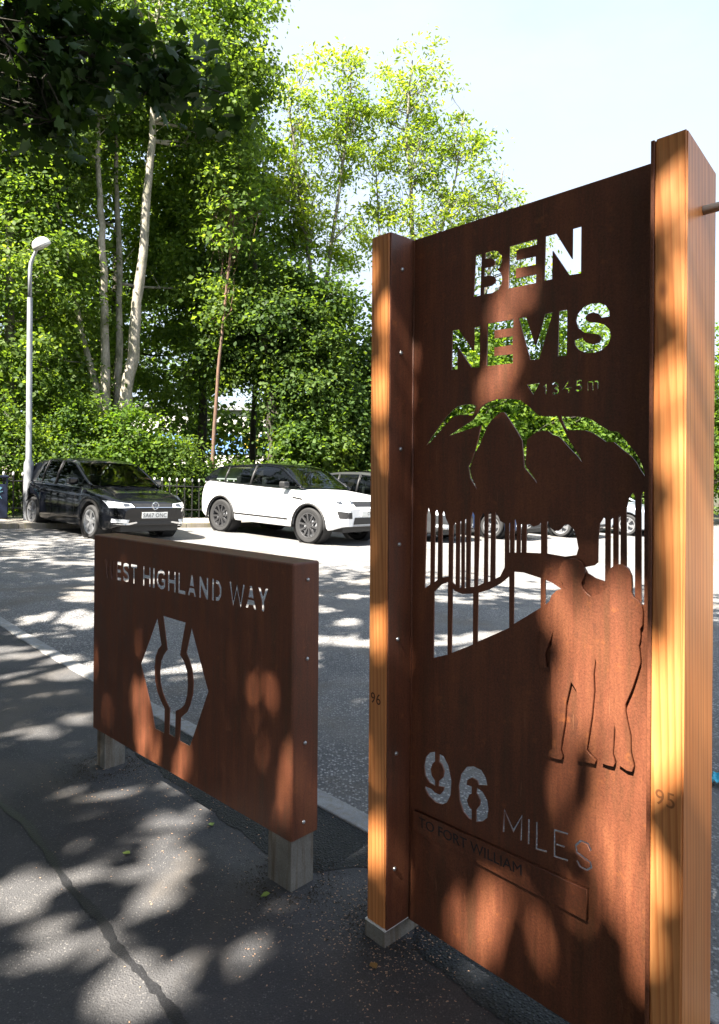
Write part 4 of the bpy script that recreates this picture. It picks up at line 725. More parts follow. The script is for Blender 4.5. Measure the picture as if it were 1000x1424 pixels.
tree('overhanging_tree', 'leafy tree standing left of the car park shading the black hatchback', [(stem((-13.5, 6.5, .2), (-13.4, 6.5, 4), (-13, 6.6, 8), (-12.6, 6.6, 11)), .3, .08)],
     [(-12.0, 7.2, 9.6, 3.6, 3.6, 2.4)], 'shade_leaf', 'grey_bark', 5000, 0.19, 'broad', 60, 0.5, 24, None, .05)

# ------------------------------------------------------------------ made-up pale building in place of vehicles and road glimpsed through the wood
bd = empty('standin_building', (-6.5, 44, gz(-6.5, 44)), 0.1, label='made-up low pale building standing in for vehicles and road glimpsed through the wood', category='building')
obj('wall', box('wall', -8, 8, 0, 5, 0, 5.2, .02), 'lamp_white', bd)
obj('roof', box('roof', -8.2, 8.2, -.25, 5.2, 5.2, 5.5, .02), 'galvanised', bd)
simple('blue_cladding', (0.16, 0.30, 0.62), 0.4)
for i in range(6): obj('cladding_panel', box('cladding_panel', -7.6 + i * 2.55, -5.15 + i * 2.55, -.06, -.003, 2.4, 3.7, .01), 'blue_cladding', bd)
simple('yellow_paint', (0.75, 0.48, 0.04), 0.5)
obj('shutter', box('shutter', -.9, 0.1, -.12, -.064, 2.8, 3.5, .01), 'yellow_paint', bd)

# ------------------------------------------------------------------ fence: railings, caps coloured pale for light caught on the tips
fence = empty('railing_fence', (F0.x + FN.x * 1.55, F0.y + FN.y * 1.55, 0), 0, label='low black railing fence behind the parked cars, bar caps coloured pale for caught light', category='fence')
fo = Vector((F0.x + FN.x * 1.55, F0.y + FN.y * 1.55)); FA = math.atan2(FD.y, FD.x)
bar_me = box('bar', -.013, .013, -.013, .013, 0.0, 0.97); bar_me.materials.append(M('fence_paint'))
cv, cf = lathe([(0.0, 0.085), (0.015, 0.08), (0.025, 0.05), (0.026, 0.02), (0.016, 0.0)], 8); cap_me = pyd('cap', cv, cf, True); cap_me.materials.append(M('lit_fence_cap'))
s = -3.0
while s < 26:
    q = FD * s; o = bpy.data.objects.new('bar', bar_me); COL.objects.link(o); o.parent = fence
    z = gz(fo.x + q.x, fo.y + q.y) + 0.10; o.location = (q.x, q.y, z); o.rotation_euler = (random.gauss(0, .006), random.gauss(0, .006), FA)
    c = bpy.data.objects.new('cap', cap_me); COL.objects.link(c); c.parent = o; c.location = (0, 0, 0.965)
    s += 0.205
for h in (0.22, 0.84):
    mb = MB()
    for a, b in zip(np.arange(-3.1, 26, 2), np.arange(-1.1, 28, 2)):
        p, q = FD * a, FD * b; mb.tube([(p.x, p.y, gz(fo.x + p.x, fo.y + p.y) + .1 + h), (q.x, q.y, gz(fo.x + q.x, fo.y + q.y) + .1 + h)], .016, 6)
    obj('rail', mb.mesh('rail'), 'fence_paint', fence)

# ------------------------------------------------------------------ street lamp and bin
lx, ly = -7.36, 15.2; lz = gz(lx, ly) + 0.1
lamp = empty('street_lamp', (lx, ly, lz), 0, label='tall grey street lamp with pale round head beside the black hatchback', category='street lamp')
v_, f_ = lathe([(0.105, -0.05), (0.105, 1.22), (0.098, 1.27), (0.062, 1.36), (0.060, 3.9), (0.056, 4.95)], 18); obj('base_column', pyd('base_column', v_, f_, True), 'galvanised', lamp)
obj('arm', MB().tube([(0, 0, 4.9), (0, 0, 5.55), (0.015, 0, 5.72), (0.07, 0, 5.86), (0.16, -.03, 6.02), (0.20, -.05, 6.07)], [.042, .042, .04, .036, .032, .03], 12).mesh('arm', True), 'galvanised', lamp)
v_, f_ = lathe([(0.0, 0.20), (0.07, 0.195), (0.14, 0.165), (0.185, 0.11), (0.205, 0.04), (0.20, 0.0), (0.19, -0.012)], 24)
hd = obj('lamp_head', pyd('lamp_head', v_, f_, True), 'lamp_white', lamp); hd.location = (0.31, -0.08, 6.06); hd.rotation_euler = (math.radians(20), math.radians(-26), 0)
v_, f_ = lathe([(0.19, -0.010), (0.12, -0.03), (0.0, -0.04)], 24); ln = obj('diffuser', pyd('diffuser', v_, f_, True), 'lamp_underside', hd)
bx_, by_ = -8.15, 15.25; bz_ = gz(bx_, by_) + .1
bn = empty('litter_bin', (bx_, by_, bz_), FA, label='dark blue litter bin with pale graffiti by the kerb', category='bin')
obj('body', box('body', -.24, .24, -.22, .22, 0, .76, .02), 'bin_paint', bn)
obj('lid', box('lid', -.26, .26, -.24, .24, .90, .96, .02), 'bin_paint', bn)
mb = MB()
for sx in (-.22, .22):
    for sy in (-.2, .2): mb.box(sx - .02, sx + .02, sy - .02, sy + .02, .75, .905)
obj('lid_support', mb.mesh('lid_support'), 'bin_paint', bn)
for k in range(4):
    ps = [(random.uniform(-.16, .16), -.2225, random.uniform(.42, .72)) for _ in range(6)]
    obj('graffiti', MB().tube(ps, .008, 4).mesh('graffiti'), 'graffiti_paint', bn)

# ------------------------------------------------------------------ cars
def smoothcurve(xs, ys):
    xs, ys = np.array(xs), np.array(ys)
    def f(x):
        k = 0.05; return float(np.mean([np.interp(x + d, xs, ys) for d in (-k, -k / 2, 0, k / 2, k)]))
    return f
def grid_faces(nx, ny): return [(i * ny + j, i * ny + j + 1, (i + 1) * ny + j + 1, (i + 1) * ny + j) for i in range(nx - 1) for j in range(ny - 1)]
def fixn(me, smooth=True):
    bm = bmesh.new(); bm.from_mesh(me); bmesh.ops.remove_doubles(bm, verts=bm.verts[:], dist=1e-4); bmesh.ops.delete(bm, geom=[v for v in bm.verts if not v.link_faces], context='VERTS'); bmesh.ops.recalc_face_normals(bm, faces=bm.faces[:])
    if smooth:
        for f in bm.faces: f.smooth = True
        for e in bm.edges:
            if len(e.link_faces) == 2 and e.calc_face_angle(0) > 0.7: e.smooth = False
    bm.to_mesh(me); bm.free(); return me
HATCH = dict(L=2.02, W=0.84, r=0.305, ax=(1.20, -1.27), sill=0.20,
    top=([-2.02, -1.97, -1.8, 0.75, 1.0, 1.6, 1.88, 2.0, 2.02], [.62, .80, .93, .95, .95, .85, .73, .62, .58]),
    shoulder=([-2.02, -1.95, -1.8, .7, 1.1, 1.6, 1.88, 2.02], [.60, .80, .935, .885, .86, .79, .69, .56]),
    width=([-2.02, -1.98, -1.8, -1.4, 1.3, 1.62, 1.85, 1.97, 2.02], [.60, .68, .78, .83, .84, .82, .74, .64, .56]),
    roof=([-1.93, -1.72, -1.55, -1.0, -.35, .05, .28, .98], [.96, 1.22, 1.36, 1.435, 1.46, 1.435, 1.385, .955]),
    belt=([-1.93, -1.2, .98], [.965, .93, .90]), roofw=.60, beltw=.765, ws=.27, rw=-1.56, pillars=(-.38,), cpost=-1.30, glass_front=.62,
    spokes=5, rim='alloy')
SUV = dict(L=2.18, W=0.93, r=0.365, ax=(1.35, -1.31), sill=0.30,
    top=([-2.18, -2.1, -1.9, .75, 1.05, 1.75, 2.05, 2.15, 2.18], [.75, .98, 1.10, 1.10, 1.09, 1.02, .92, .80, .74]),
    shoulder=([-2.18, -2.1, -1.9, .7, 1.1, 1.75, 2.05, 2.18], [.72, .98, 1.12, 1.03, 1.01, .95, .86, .70]),
    width=([-2.18, -2.12, -1.9, -1.5, 1.4, 1.8, 2.02, 2.13, 2.18], [.70, .80, .89, .925, .93, .91, .83, .73, .64]),
    roof=([-2.05, -1.85, -1.72, -1.0, -.2, .12, .38, 1.05], [1.14, 1.36, 1.475, 1.555, 1.61, 1.60, 1.55, 1.105]),
    belt=([-2.05, -1.3, 1.05], [1.16, 1.115, 1.055]), roofw=.64, beltw=.85, ws=.36, rw=-1.75, pillars=(-.42,), cpost=-1.62, glass_front=.70,
    spokes=10, rim='dark_alloy')
def car_meshes(p):
    top, sh, wd = (smoothcurve(*p[k]) for k in ('top', 'shoulder', 'width')); r = p['r']; ra = r + 0.055
    xs = set(np.linspace(-p['L'], p['L'], 50)) | {-p['L'] + .02, p['L'] - .02, -p['L'] + .05, p['L'] - .05}
    for a in p['ax']: xs |= {a + ra * math.cos(t) for t in np.linspace(0, math.pi, 19)}
    xs = sorted(x for x in xs if -p['L'] <= x <= p['L'])
    def zb(x):
        b = p['sill'] + 0.10 * sstep(p['L'] - .35, p['L'], abs(x))
        for a in p['ax']:
            if abs(x - a) <= ra: b = max(b, r + math.sqrt(max(0, ra * ra - (x - a) ** 2)))
        return b
    rows = []
    for x in xs:
        b, s_, t, w = zb(x), sh(x), max(top(x), sh(x) + .005), wd(x); b = min(b, s_ - .06)
        z = lambda k: b + (s_ - b) * k
        half = [(w - .045, z(0)), (w - .012, z(.06)), (w - .008, z(.22)), (w + .004, z(.45)), (w - .004, z(.62)), (w - .008, z(.80)), (w - .03, z(.95)), (w - .075, s_ + (t - s_) * .35), (w * .72, s_ + (t - s_) * .82), (w * .38, t - .004), (0, t)]
        rows.append([(x, y, zz) for y, zz in half] + [(x, -y, zz) for y, zz in half[-2::-1]])
    n = len(rows[0]); V = [v for rw in rows for v in rw]; Fc = grid_faces(len(rows), n)
    for base in (0, (len(rows) - 1) * n):
        for j in range(n // 2): Fc.append((base + j, base + j + 1, base + n - 2 - j, base + n - 1 - j))
    body = fixn(pyd('body', V, Fc))
    # greenhouse
    rf, bl = smoothcurve(*p['roof']), smoothcurve(*p['belt']); x0, x1 = p['roof'][0][0], p['roof'][0][-1]
    gx = sorted(set(np.linspace(x0, x1, 34)) | {p['ws'], p['rw'], p['cpost']}); rows = []
    for x in gx:
        zt, zb_ = max(rf(x), bl(x) + .004), bl(x); hgt = (zt - zb_) / (max(p['roof'][1]) - zb_)
        bw = p['beltw'] - .06 * sstep(.4, 1.0, abs(x - (x0 + x1) / 2) / ((x1 - x0) / 2)); yt = bw + (p['roofw'] - bw) * min(1, hgt)
        half = [(bw, zb_ - .05), (bw, zb_), (bw + (yt - bw) * .5 + .012, zb_ + (zt - zb_) * .5), (yt + .015, zb_ + (zt - zb_) * .86), (yt - .03, zb_ + (zt - zb_) * .955), (yt * .6, zt - .006), (0, zt)]
        rows.append([(x, y, z) for y, z in half] + [(x, -y, z) for y, z in half[-2::-1]])
    n = len(rows[0]); V = [v for rw in rows for v in rw]; g, rfm, cpm = [], [], []
    for i in range(len(rows) - 1):
        xm = (gx[i] + gx[i + 1]) / 2
        for j in range(n - 1):
            q = (i * n + j, i * n + j + 1, (i + 1) * n + j + 1, (i + 1) * n + j); topf = 3 <= j <= n - 5
            if topf: (rfm if p['rw'] < xm < p['ws'] else g).append(q)
            else: (cpm if xm < p['cpost'] and not topf else g).append(q)
    sub = lambda nm, F_: fixn(pyd(nm, V, F_))
    return body, sub('glass', g), sub('roof', rfm), sub('c_pillar', cpm), (gx, rows, n)
def bvh_of(me): return BVHTree.FromPolygons([v.co[:] for v in me.vertices], [p.vertices[:] for p in me.polygons])
def patch(bvh, corners, axis, n=7, m=5, off=0.006, thick=0.0):
    """quad patch laid on the bodywork; corners are (a, b) in the plane across the axis, axis 'x' (nose), '-x' (tail) or 'y', '-y' (flanks)"""
    V = []
    for i in range(n):
        for j in range(m):
            s, t = i / (n - 1), j / (m - 1)
            a = (1 - s) * (1 - t) * corners[0][0] + s * (1 - t) * corners[1][0] + s * t * corners[2][0] + (1 - s) * t * corners[3][0]
            b = (1 - s) * (1 - t) * corners[0][1] + s * (1 - t) * corners[1][1] + s * t * corners[2][1] + (1 - s) * t * corners[3][1]
            if axis in ('x', '-x'): sg = 1 if axis == 'x' else -1; o = Vector((3 * sg, a, b)); d = Vector((-sg, 0, 0))
            else: sg = 1 if axis == 'y' else -1; o = Vector((a, 2 * sg, b)); d = Vector((0, -sg, 0))
            hit = bvh.ray_cast(o, d); V.append((hit[0] if hit[0] is not None else o + d * 1.2) - d * off)
    return fixn(pyd('patch', V, grid_faces(n, m)))
def wheel_meshes(p):
    r = p['r']; w = .105 if r < .33 else .12; ri = r * .70
    prof = [(ri, -w * .9), (ri + .02, -w), (r - .03, -w), (r - .006, -w * .8), (r, -w * .5), (r, w * .5), (r - .006, w * .8), (r - .03, w), (ri + .02, w), (ri, w * .9)]
    v, f = lathe(prof, 36, 'y'); ty = fixn(pyd('tyre', v, f)); mb = MB()
    mb.add(*lathe([(ri + .008, -w * .98), (ri - .004, -w * 1.0), (ri - .02, -w * .93), (ri - .028, -w * .3), (ri - .028, w * .6)], 36, 'y'))
    mb.add(*lathe([(0, -w * .86), (.03, -w * .86), (.055, -w * .80), (.06, -w * .5)], 16, 'y'))
    n = p['spokes']
    for k in range(n):
        for dd in ((-.11, .11) if n == 5 else (0,)):
            a = 2 * math.pi * k / n + .2; a0, a1 = a + dd * .6, a + dd * 1.25; hw = .017 if n == 5 else .019
            c0 = Vector((math.cos(a0), 0, math.sin(a0))) * .035; c1 = Vector((math.cos(a1), 0, math.sin(a1))) * (ri - .012); tt = (c1 - c0).normalized(); s_ = Vector((-tt.z, 0, tt.x))
            V = []
            for c, h_, yy in ((c0, hw * .8, -w * .84), (c1, hw * 1.15, -w * .94)):
                for q in (-1, 1):
                    for dy in (0, .03): V.append(c + s_ * h_ * q + Vector((0, yy + dy, 0)))
            mb.add(V, [(0, 2, 6, 4), (1, 5, 7, 3), (0, 4, 5, 1), (2, 3, 7, 6), (0, 1, 3, 2), (4, 6, 7, 5)])
    rim = fixn(mb.mesh('rim')); v, f = lathe([(0, -.0), (ri - .02, -.0)], 24, 'y'); disc = fixn(pyd('brake_disc', v, f))
    return ty, rim, disc
CARM = {}
def car(name, label, kind, loc, heading, scale, paint, roof=None, plate=None, group='cars backed up to the far kerb', trim=None, rimmat=None, detail=True):
    p = kind; key = id(p)
    if key not in CARM: CARM[key] = (car_meshes(p), wheel_meshes(p))
    (body, glass, roofm, cpil, (gx, rows, n)), (ty, rim, disc) = CARM[key]
    root = empty(name, (0, 0, 0), 0, label=label, category='car', group=group)
    hx = Vector((heading[0], heading[1], 0)).normalized(); e = .5
    dz = (gz(loc[0] + hx.x * e, loc[1] + hx.y * e) - gz(loc[0] - hx.x * e, loc[1] - hx.y * e)) / (2 * e)
    X = Vector((hx.x, hx.y, dz)).normalized(); nz = Vector((0.045, 0, 1)).normalized(); Yv = nz.cross(X).normalized(); Z = X.cross(Yv)
    root.matrix_world = Matrix.Translation((loc[0], loc[1], gz(loc[0], loc[1]) + .002)) @ Matrix(((X.x, Yv.x, Z.x, 0), (X.y, Yv.y, Z.y, 0), (X.z, Yv.z, Z.z, 0), (0, 0, 0, 1))) @ Matrix.Scale(scale, 4)
    cp_ = lambda me: me.copy(); bv = bvh_of(body); L, W_ = p['L'], p['W']; suv = p is SUV
    roof = roof or paint
    B_ = obj('body', cp_(body), paint, root); obj('glass', cp_(glass), 'car_glass', root); R_o = obj('roof', cp_(roofm), roof, root); 
    for side in (1, -1):
        bm = bmesh.new(); bm.from_mesh(cpil); bmesh.ops.delete(bm, geom=[v for v in bm.verts if v.co.y * side < -.001], context='VERTS'); obj('rear_pillar', from_bm('rear_pillar', bm, True), roof if suv else paint, root)
    # windscreen pillars, window surround, door pillars
    gi = [i for i, x in enumerate(gx) if x >= p['ws'] - .001]
    for side in (1, -1):
        j = 3 if side == 1 else n - 4
        obj('pillar', MB().tube([rows[i][j] for i in gi], .030, 6).mesh('pillar', True), roof if suv else paint, root)
        j1 = 1 if side == 1 else n - 2
        obj('window_trim', MB().tube([(rows[i][j1][0], rows[i][j1][1] + .004 * side, rows[i][j1][2]) for i in range(len(rows)) if p['cpost'] - .25 < gx[i] < p['ws'] + .5], .009, 5).mesh('window_trim', True), trim or 'black_plastic', root)
        for px_ in p['pillars']:
            i = min(range(len(gx)), key=lambda k: abs(gx[k] - px_)); js = (1, 2, 3) if side == 1 else (n - 2, n - 3, n - 4)
            mb = MB()
            for d_ in (0,): mb.tube([Vector(rows[i][q]) + Vector((d_, 0.002 * side, 0)) for q in js], .028, 6)
            obj('door_pillar', mb.mesh('door_pillar', True), 'black_plastic', root)
        i = min(range(len(gx)), key=lambda k: abs(gx[k] - (p['cpost'] + .30))); js = (1, 2, 3) if side == 1 else (n - 2, n - 3, n - 4)
        obj('door_pillar', MB().tube([Vector(rows[i][q]) + Vector((0, .002 * side, 0)) for q in js], .02, 6).mesh('door_pillar', True), 'black_plastic', root)
        # roof gutter line
        ir = [i for i, x in enumerate(gx) if p['cpost'] <= x <= p['ws']]; j = 3 if side == 1 else n - 4
        obj('gutter', MB().tube([rows[i][j] for i in ir], .016, 6).mesh('gutter', True), roof, root)
        ax = 'y' if side == 1 else '-y'; zb = p['shoulder'][1][3]
        mz = zb + .07; mx = p['ws'] + .32
        mr = obj('mirror', box('mirror', mx - .09, mx + .07, side * (p['beltw'] + .02) if side > 0 else -(p['beltw'] + .20), side * (p['beltw'] + .20) if side > 0 else -(p['beltw'] + .02), mz, mz + .13, .035, 3), 'black_plastic' if suv else paint, root)
        for xd in ((.62, -.38, -1.22) if not suv else (.70, -.42, -1.38)):   # door gaps
            q = [(xd - .005, p['sill'] + .12), (xd + .005, p['sill'] + .12), (xd + .005, zb - .02), (xd - .005, zb - .02)]
            obj('door_gap', patch(bv, q, ax, 2, 9, .003), 'black_plastic', root)
        for xd in ((-.20, -1.02) if not suv else (-.24, -1.16)):
            q = [(xd - .09, zb - .17), (xd + .09, zb - .165), (xd + .09, zb - .135), (xd - .09, zb - .14)]
            obj('door_handle', patch(bv, q, ax, 5, 3, .02), paint, root)
        if suv:
            obj('side_moulding', patch(bv, [(-.85, .44), (.78, .44), (.78, .475), (-.85, .475)], ax, 12, 3, .012), 'black_plastic', root)
            obj('wing_vent', patch(bv, [(.86, .90), (1.18, .87), (1.16, .91), (.90, .93)], ax, 6, 3, .01), 'black_plastic', root)
            for a in p['ax']:
                ra = p['r'] + .055; pts = [(a + (ra + .02) * math.cos(t), side * (W_ + .0), p['r'] + (ra + .02) * math.sin(t)) for t in np.linspace(-.15, math.pi + .15, 17)]
                obj('arch_trim', MB().tube(pts, .024, 6).mesh('arch_trim', True), 'black_plastic', root)
        # lamps
        s_ = side
        if suv:
            hl = obj('headlight', patch(bv, [(s_ * .42, .86), (s_ * .80, .84), (s_ * .82, .90), (s_ * .44, .93)], 'x', 10, 5, .010), 'lamp_dark', root)
            obj('lens', patch(bv, [(s_ * .50, .865), (s_ * .72, .853), (s_ * .73, .89), (s_ * .51, .905)], 'x', 7, 4, .016), 'lamp_lens', hl)
            obj('air_intake', patch(bv, [(s_ * .54, .56), (s_ * .80, .56), (s_ * .83, .70), (s_ * .56, .68)], 'x', 8, 5, .010), 'black_plastic', root)
            obj('fog_light', patch(bv, [(s_ * .60, .685), (s_ * .82, .70), (s_ * .82, .72), (s_ * .60, .705)], 'x', 8, 3, .018), 'lamp_lens', root)
            obj('tail_light', patch(bv, [(s_ * .60, .96), (s_ * .82, .96), (s_ * .82, 1.04), (s_ * .62, 1.04)], '-x', 7, 4, .010), 'red_lens', root)
        else:
            hl = obj('headlight', patch(bv, [(s_ * .38, .62), (s_ * .76, .60), (s_ * .80, .72), (s_ * .42, .68)], 'x', 11, 5, .010), 'lamp_lens', root)
            obj('projector', patch(bv, [(s_ * .47, .635), (s_ * .58, .63), (s_ * .58, .685), (s_ * .47, .68)], 'x', 5, 4, .016), 'lamp_dark', hl)
            obj('fog_light', patch(bv, [(s_ * .52, .34), (s_ * .74, .345), (s_ * .74, .41), (s_ * .50, .40)], 'x', 8, 4, .010), 'lamp_lens', root)
            obj('bumper_trim', patch(bv, [(s_ * .34, .345), (s_ * .52, .305), (s_ * .74, .315), (s_ * .36, .365)], 'x', 9, 3, .012), 'chrome', root)
            obj('tail_light', patch(bv, [(s_ * .52, .68), (s_ * .76, .68), (s_ * .76, .86), (s_ * .56, .86)], '-x', 7, 4, .010), 'red_lens', root)
    if suv:
        gr_ = obj('grille', patch(bv, [(-.42, .80), (.42, .80), (.44, .90), (-.44, .90)], 'x', 13, 5, .010), 'black_plastic', root)
        obj('lower_intake', patch(bv, [(-.50, .44), (.50, .44), (.46, .58), (-.46, .58)], 'x', 13, 5, .010), 'black_plastic', root)
        obj('skid_plate', patch(bv, [(-.55, .385), (.55, .385), (.50, .425), (-.50, .425)], 'x', 13, 3, .014), 'galvanised', root)
        pz, pw = .66, .26
    else:
        gr_ = obj('grille', patch(bv, [(-.37, .615), (.37, .615), (.40, .685), (-.40, .685)], 'x', 13, 5, .008), 'black_plastic', root)
        obj('grille_bar', patch(bv, [(-.37, .613), (.37, .613), (.37, .625), (-.37, .625)], 'x', 13, 3, .014), 'chrome', root)
        obj('lower_intake', patch(bv, [(-.50, .315), (.50, .315), (.44, .385), (-.44, .385)], 'x', 13, 5, .008), 'black_plastic', root)
        obj('bumper_lip', patch(bv, [(-.70, .255), (.70, .255), (.70, .272), (-.70, .272)], 'x', 15, 3, .012), 'chrome', root)
        pz, pw = .48, .26
    fx = max(v.co.x for v in body.vertices)
    pl = obj('number_plate', box('number_plate', fx + .012, fx + .022, -pw, pw, pz - .055, pz + .055, .003), 'plate_white', root)
    if plate:
        tm = text_mesh('registration', plate, .072, .0006, 'CENTER', 1.06, .95)
        for v in tm.vertices: v.co = Vector((-v.co.y + fx + .0232, v.co.x, v.co.z + pz - .036))
        obj('registration', tm, 'print_black', pl)
    obj('number_plate', box('number_plate', -fx - .022, -fx - .012, -pw, pw, pz + .10, pz + .21, .003), 'plate_yellow', root)
    if not suv and detail:
        # round badge: ring with a V over a W
        bz_, bx0 = .652, fx + .016; rr = .066; mb = MB()
        mb.tube([(bx0, rr * math.cos(a), bz_ + rr * math.sin(a)) for a in np.linspace(0, 2 * math.pi, 25)], .0065, 6, False)
        for ps in ([(-.030, .055), (0, .008), (.030, .055)], [(-.058, .024), (-.026, -.055), (0, -.004), (.026, -.055), (.058, .024)]):
            mb.tube([(bx0, y, bz_ + z) for y, z in ps], .0055, 5)
        obj('badge', mb.mesh('badge', True), 'chrome', root)
    # inside the cabin
    bz0 = p['belt'][1][1]; wi = p['beltw'] - .10
    obj('cabin_trim', box('cabin_trim', p['cpost'] - .05, p['ws'] + .45, -wi, wi, bz0 - .06, bz0 + .012, .01), 'black_plastic', root)
    for sx, sy in ((-.30, .36), (-.30, -.36), (-1.12, .36), (-1.12, -.36)):
        st_ = obj('seat', box('seat', sx - .09, sx + .05, sy - .23, sy + .23, bz0 - .05, bz0 + .17, .04, 3), 'seat_fabric', root)
        obj('headrest', box('headrest', sx - .08, sx + .02, sy - .12, sy + .12, bz0 + .165, bz0 + .33, .035, 3), 'seat_fabric', st_)
    sw = obj('steering_wheel', MB().tube([(.33 + .06 * math.sin(a), -.36 + .18 * math.cos(a), bz0 + .06 + .15 * math.sin(a)) for a in np.linspace(0, 2 * math.pi, 21)], .015, 6, False).mesh('steering_wheel', True), 'black_plastic', root)
    # underside and wheels
    obj('underbody', box('underbody', -L + .12, L - .12, -W_ + .25, W_ - .25, p['sill'] - .03, p['sill'] + .34, .02), 'black_plastic', root)
    for a in p['ax']:
        for side in (1, -1):
            wv, wf = lathe([(p['r'] + .05, -.30), (p['r'] + .05, -.02)], 20, 'y'); wl_ = obj('arch_liner', pyd('arch_liner', wv, wf, True), 'black_plastic', root)
            wl_.location = (a, side * W_ if side > 0 else -W_, p['r'] + .002); wl_.rotation_euler = (0, 0, 0 if side > 0 else math.pi)
            w_o = obj('wheel', cp_(ty), 'tyre_rubber', root); w_o.location = (a, side * (W_ - .125), p['r']); w_o.rotation_euler = (0, random.uniform(0, 1), 0 if side < 0 else math.pi)
            obj('rim', cp_(rim), rimmat or p['rim'], w_o); obj('brake_disc', cp_(disc), 'rail_steel', w_o)
    return root, p
HD = (0.745, -0.667)
def wheel_place(p, wheel_xy, heading, scale):
    """car centre from the contact point of its front right-hand wheel"""
    h = Vector(heading).normalized(); right = Vector((h.y, -h.x)); c = Vector(wheel_xy) - h * p['ax'][0] * scale - right * (p['W'] - .10) * scale; return (c.x, c.y)
c1 = wheel_place(HATCH, (-5.15, 13.2), HD, 1.06)
car('hatchback_car', 'black hatchback car with registration SA67 ONC beside the street lamp', HATCH, c1, HD, 1.06, 'black_paint', plate='SA67 ONC', trim='chrome')
HE = (0.795, -0.607)
c2 = wheel_place(SUV, (-1.03, 14.35), HE, 1.03)
car('suv_car', 'white SUV with black roof and dark wheels', SUV, c2, HE, 1.03, 'white_paint', roof='black_paint', plate='CP')
e0 = Vector(c2)
def along(d): q = e0 + FD * d; return (q.x, q.y)
car('estate_car', 'charcoal car parked next to the white SUV', HATCH, along(2.85), HE, 1.08, 'charcoal_paint', detail=False)
car('hatchback_car', 'dark blue car parked beyond the charcoal car', HATCH, along(5.7), HE, 1.06, 'blue_paint', detail=False)
car('hatchback_car', 'white hatchback seen through the trunks cut in the sign', HATCH, along(8.6), HE, 1.06, 'white_paint', detail=False)
car('saloon_car', 'silver blue car seen beside the cut-out woman', HATCH, along(11.9), HE, 1.1, 'silver_paint', detail=False)
car('hatchback_car', 'far white car with red tail light beyond the nearer timber post', HATCH, (12.6, 20.6), (0.6, 0.8), 1.06, 'white_paint', detail=False, group='cars at the far end of the car park')

# ------------------------------------------------------------------ debris, fallen leaves, litter
def scatter(name, label, mat, n, pick, size, flat=0.35):
    P = []; 
    for _ in range(n): P.append(pick())
    P = np.array(P); V = []; Fc = []
    for x, y in P:
        a = random.uniform(0, 6.28); L = size * random.uniform(.4, 1.3); w = L * random.uniform(.25, .7); h = L * flat * random.uniform(.4, 1); c, s = math.cos(a), math.sin(a); b = len(V); z = gz(x, y) + 0.0085
        for dx, dy, dz_ in ((-1, -.6, 0), (1, -.8, 0), (.8, .7, 0), (-.7, 1, 0), (-.2, .1, 1)):
            V.append((x + (dx * L * c - dy * w * s) * .5, y + (dx * L * s + dy * w * c) * .5, z + h * dz_))
        Fc += [(b, b + 1, b + 4), (b + 1, b + 2, b + 4), (b + 2, b + 3, b + 4), (b + 3, b, b + 4)]
    return obj(name, pyd(name, V, Fc), mat, kind='stuff', label=label)
def near(P, sd):
    def f():
        c = random.choice(P); return (c[0] + random.gauss(0, c[2] if len(c) > 2 else sd), c[1] + random.gauss(0, c[2] if len(c) > 2 else sd))
    return f
scatter('wood_chips', 'pale wood chips scattered round the feet of the signs', 'wood_chip', 1500, near([(-.02, 2.25, .13), (0.02, 2.12, .12), (.12, 1.98, .12), (.18, 2.12, .10), (-.2, 2.25, .14), (.05, 2.42, .07), (-.1, 2.05, .25), (-.9, 3.0, .22), (-.5, 2.55, .22), (-1.2, 3.3, .2)], .1), .007, .3)
def on_kerbside():
    s = random.uniform(-7, 2.5); n = abs(random.gauss(0, .22)) + .02; q = K1 + KD * s + KN * n; return (q.x, q.y)
scatter('kerb_gravel', 'loose grit gathered along the kerb', 'gravel_stone', 2600, on_kerbside, .012, .5)
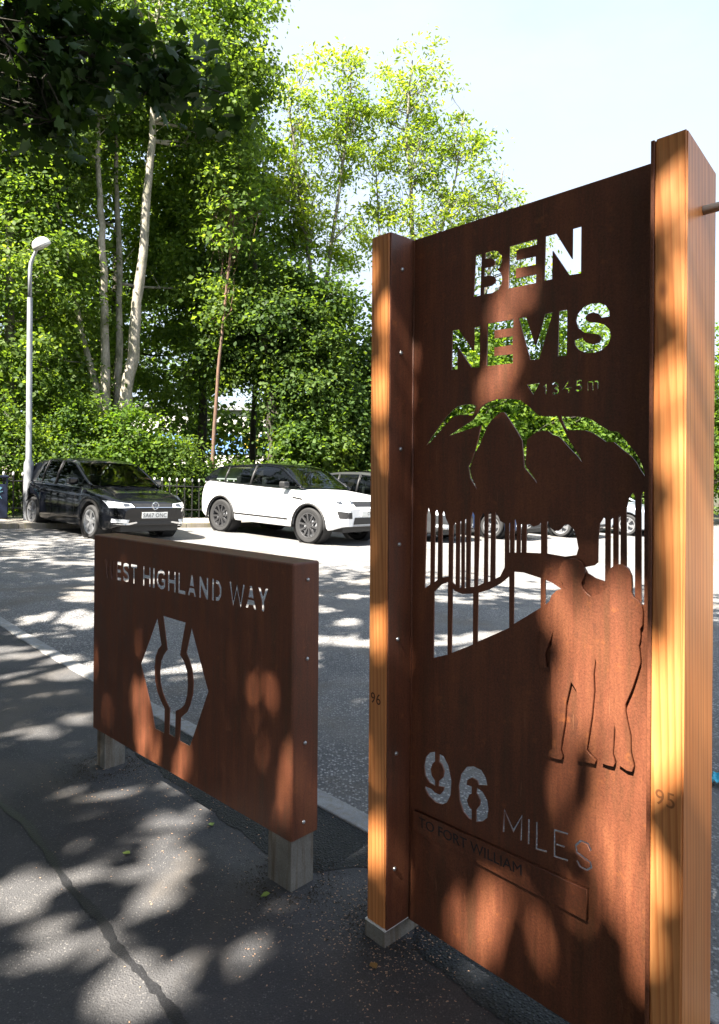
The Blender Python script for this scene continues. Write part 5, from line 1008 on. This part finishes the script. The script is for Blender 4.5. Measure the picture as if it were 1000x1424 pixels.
scatter('path_grit', 'tiny specks of grit on the footpath', 'gravel_stone', 350, lambda: (random.uniform(-2.6, .6), random.uniform(1.5, 4.2)), .004, .4)
def collar(c, d):
    def f():
        a = random.uniform(0, 6.283); r = .075 + abs(random.gauss(0, .05)); return (c[0] + math.cos(a) * r * 1.25, c[1] + math.sin(a) * r * 1.25)
    return f
simple('dark_soil', (0.045, 0.034, 0.024), 0.95)
for c, lab in (((-1.25, 3.42), 'crumbs of dark soil round the far foot of the low sign'), ((-.235, 2.47), 'crumbs of dark soil round the near foot of the low sign'), ((.12, 2.24), 'crumbs of dark soil round the foot of the tall sign')):
    scatter('soil_crumbs', lab, 'dark_soil', 900, collar(c, 0), .0065, .5)
for x, y, a, mt, lab in ((-.60, 2.83, .4, 'fallen_leaf', 'pale green leaf lying on the dark patch under the low sign'), (-.87, 2.62, 1.2, 'fallen_leaf', 'green leaf lying in the round patch of sun'),
                         (-.30, 2.38, 2.0, 'fallen_leaf', 'small green leaf near the foot of the low sign'), (-1.33, 2.32, .8, 'fallen_leaf', 'green leaf at the edge of the footpath crack'),
                         (.06, 2.02, .5, 'dry_leaf', 'brown dry leaf by the foot of the tall sign'), (-1.02, 1.95, 2.2, 'fallen_leaf', 'curled green leaf left of the tar seal')):
    T, Fq = LEAF['broad']; L = .036; V = []
    for p in T: V.append((x + L * (p[0] * math.cos(a) - p[1] * math.sin(a)), y + L * (p[0] * math.sin(a) + p[1] * math.cos(a)), gz(x, y) + .015 + L * p[2] * 1.5))
    o = obj('fallen_leaf', pyd('fallen_leaf', V, Fq), mt, label=lab, category='leaf', group='leaves on the footpath')
bm = bmesh.new(); bmesh.ops.create_grid(bm, x_segments=6, y_segments=6, size=.045)
for v in bm.verts: v.co.z = random.uniform(0, .035); v.co.x *= random.uniform(.8, 1.1)
lit = obj('litter', from_bm('litter', bm), 'litter_blue', label='crumpled bright blue litter on the car park edge', category='litter'); lit.location = (1.72, 3.28, gz(1.72, 3.28) + .01)
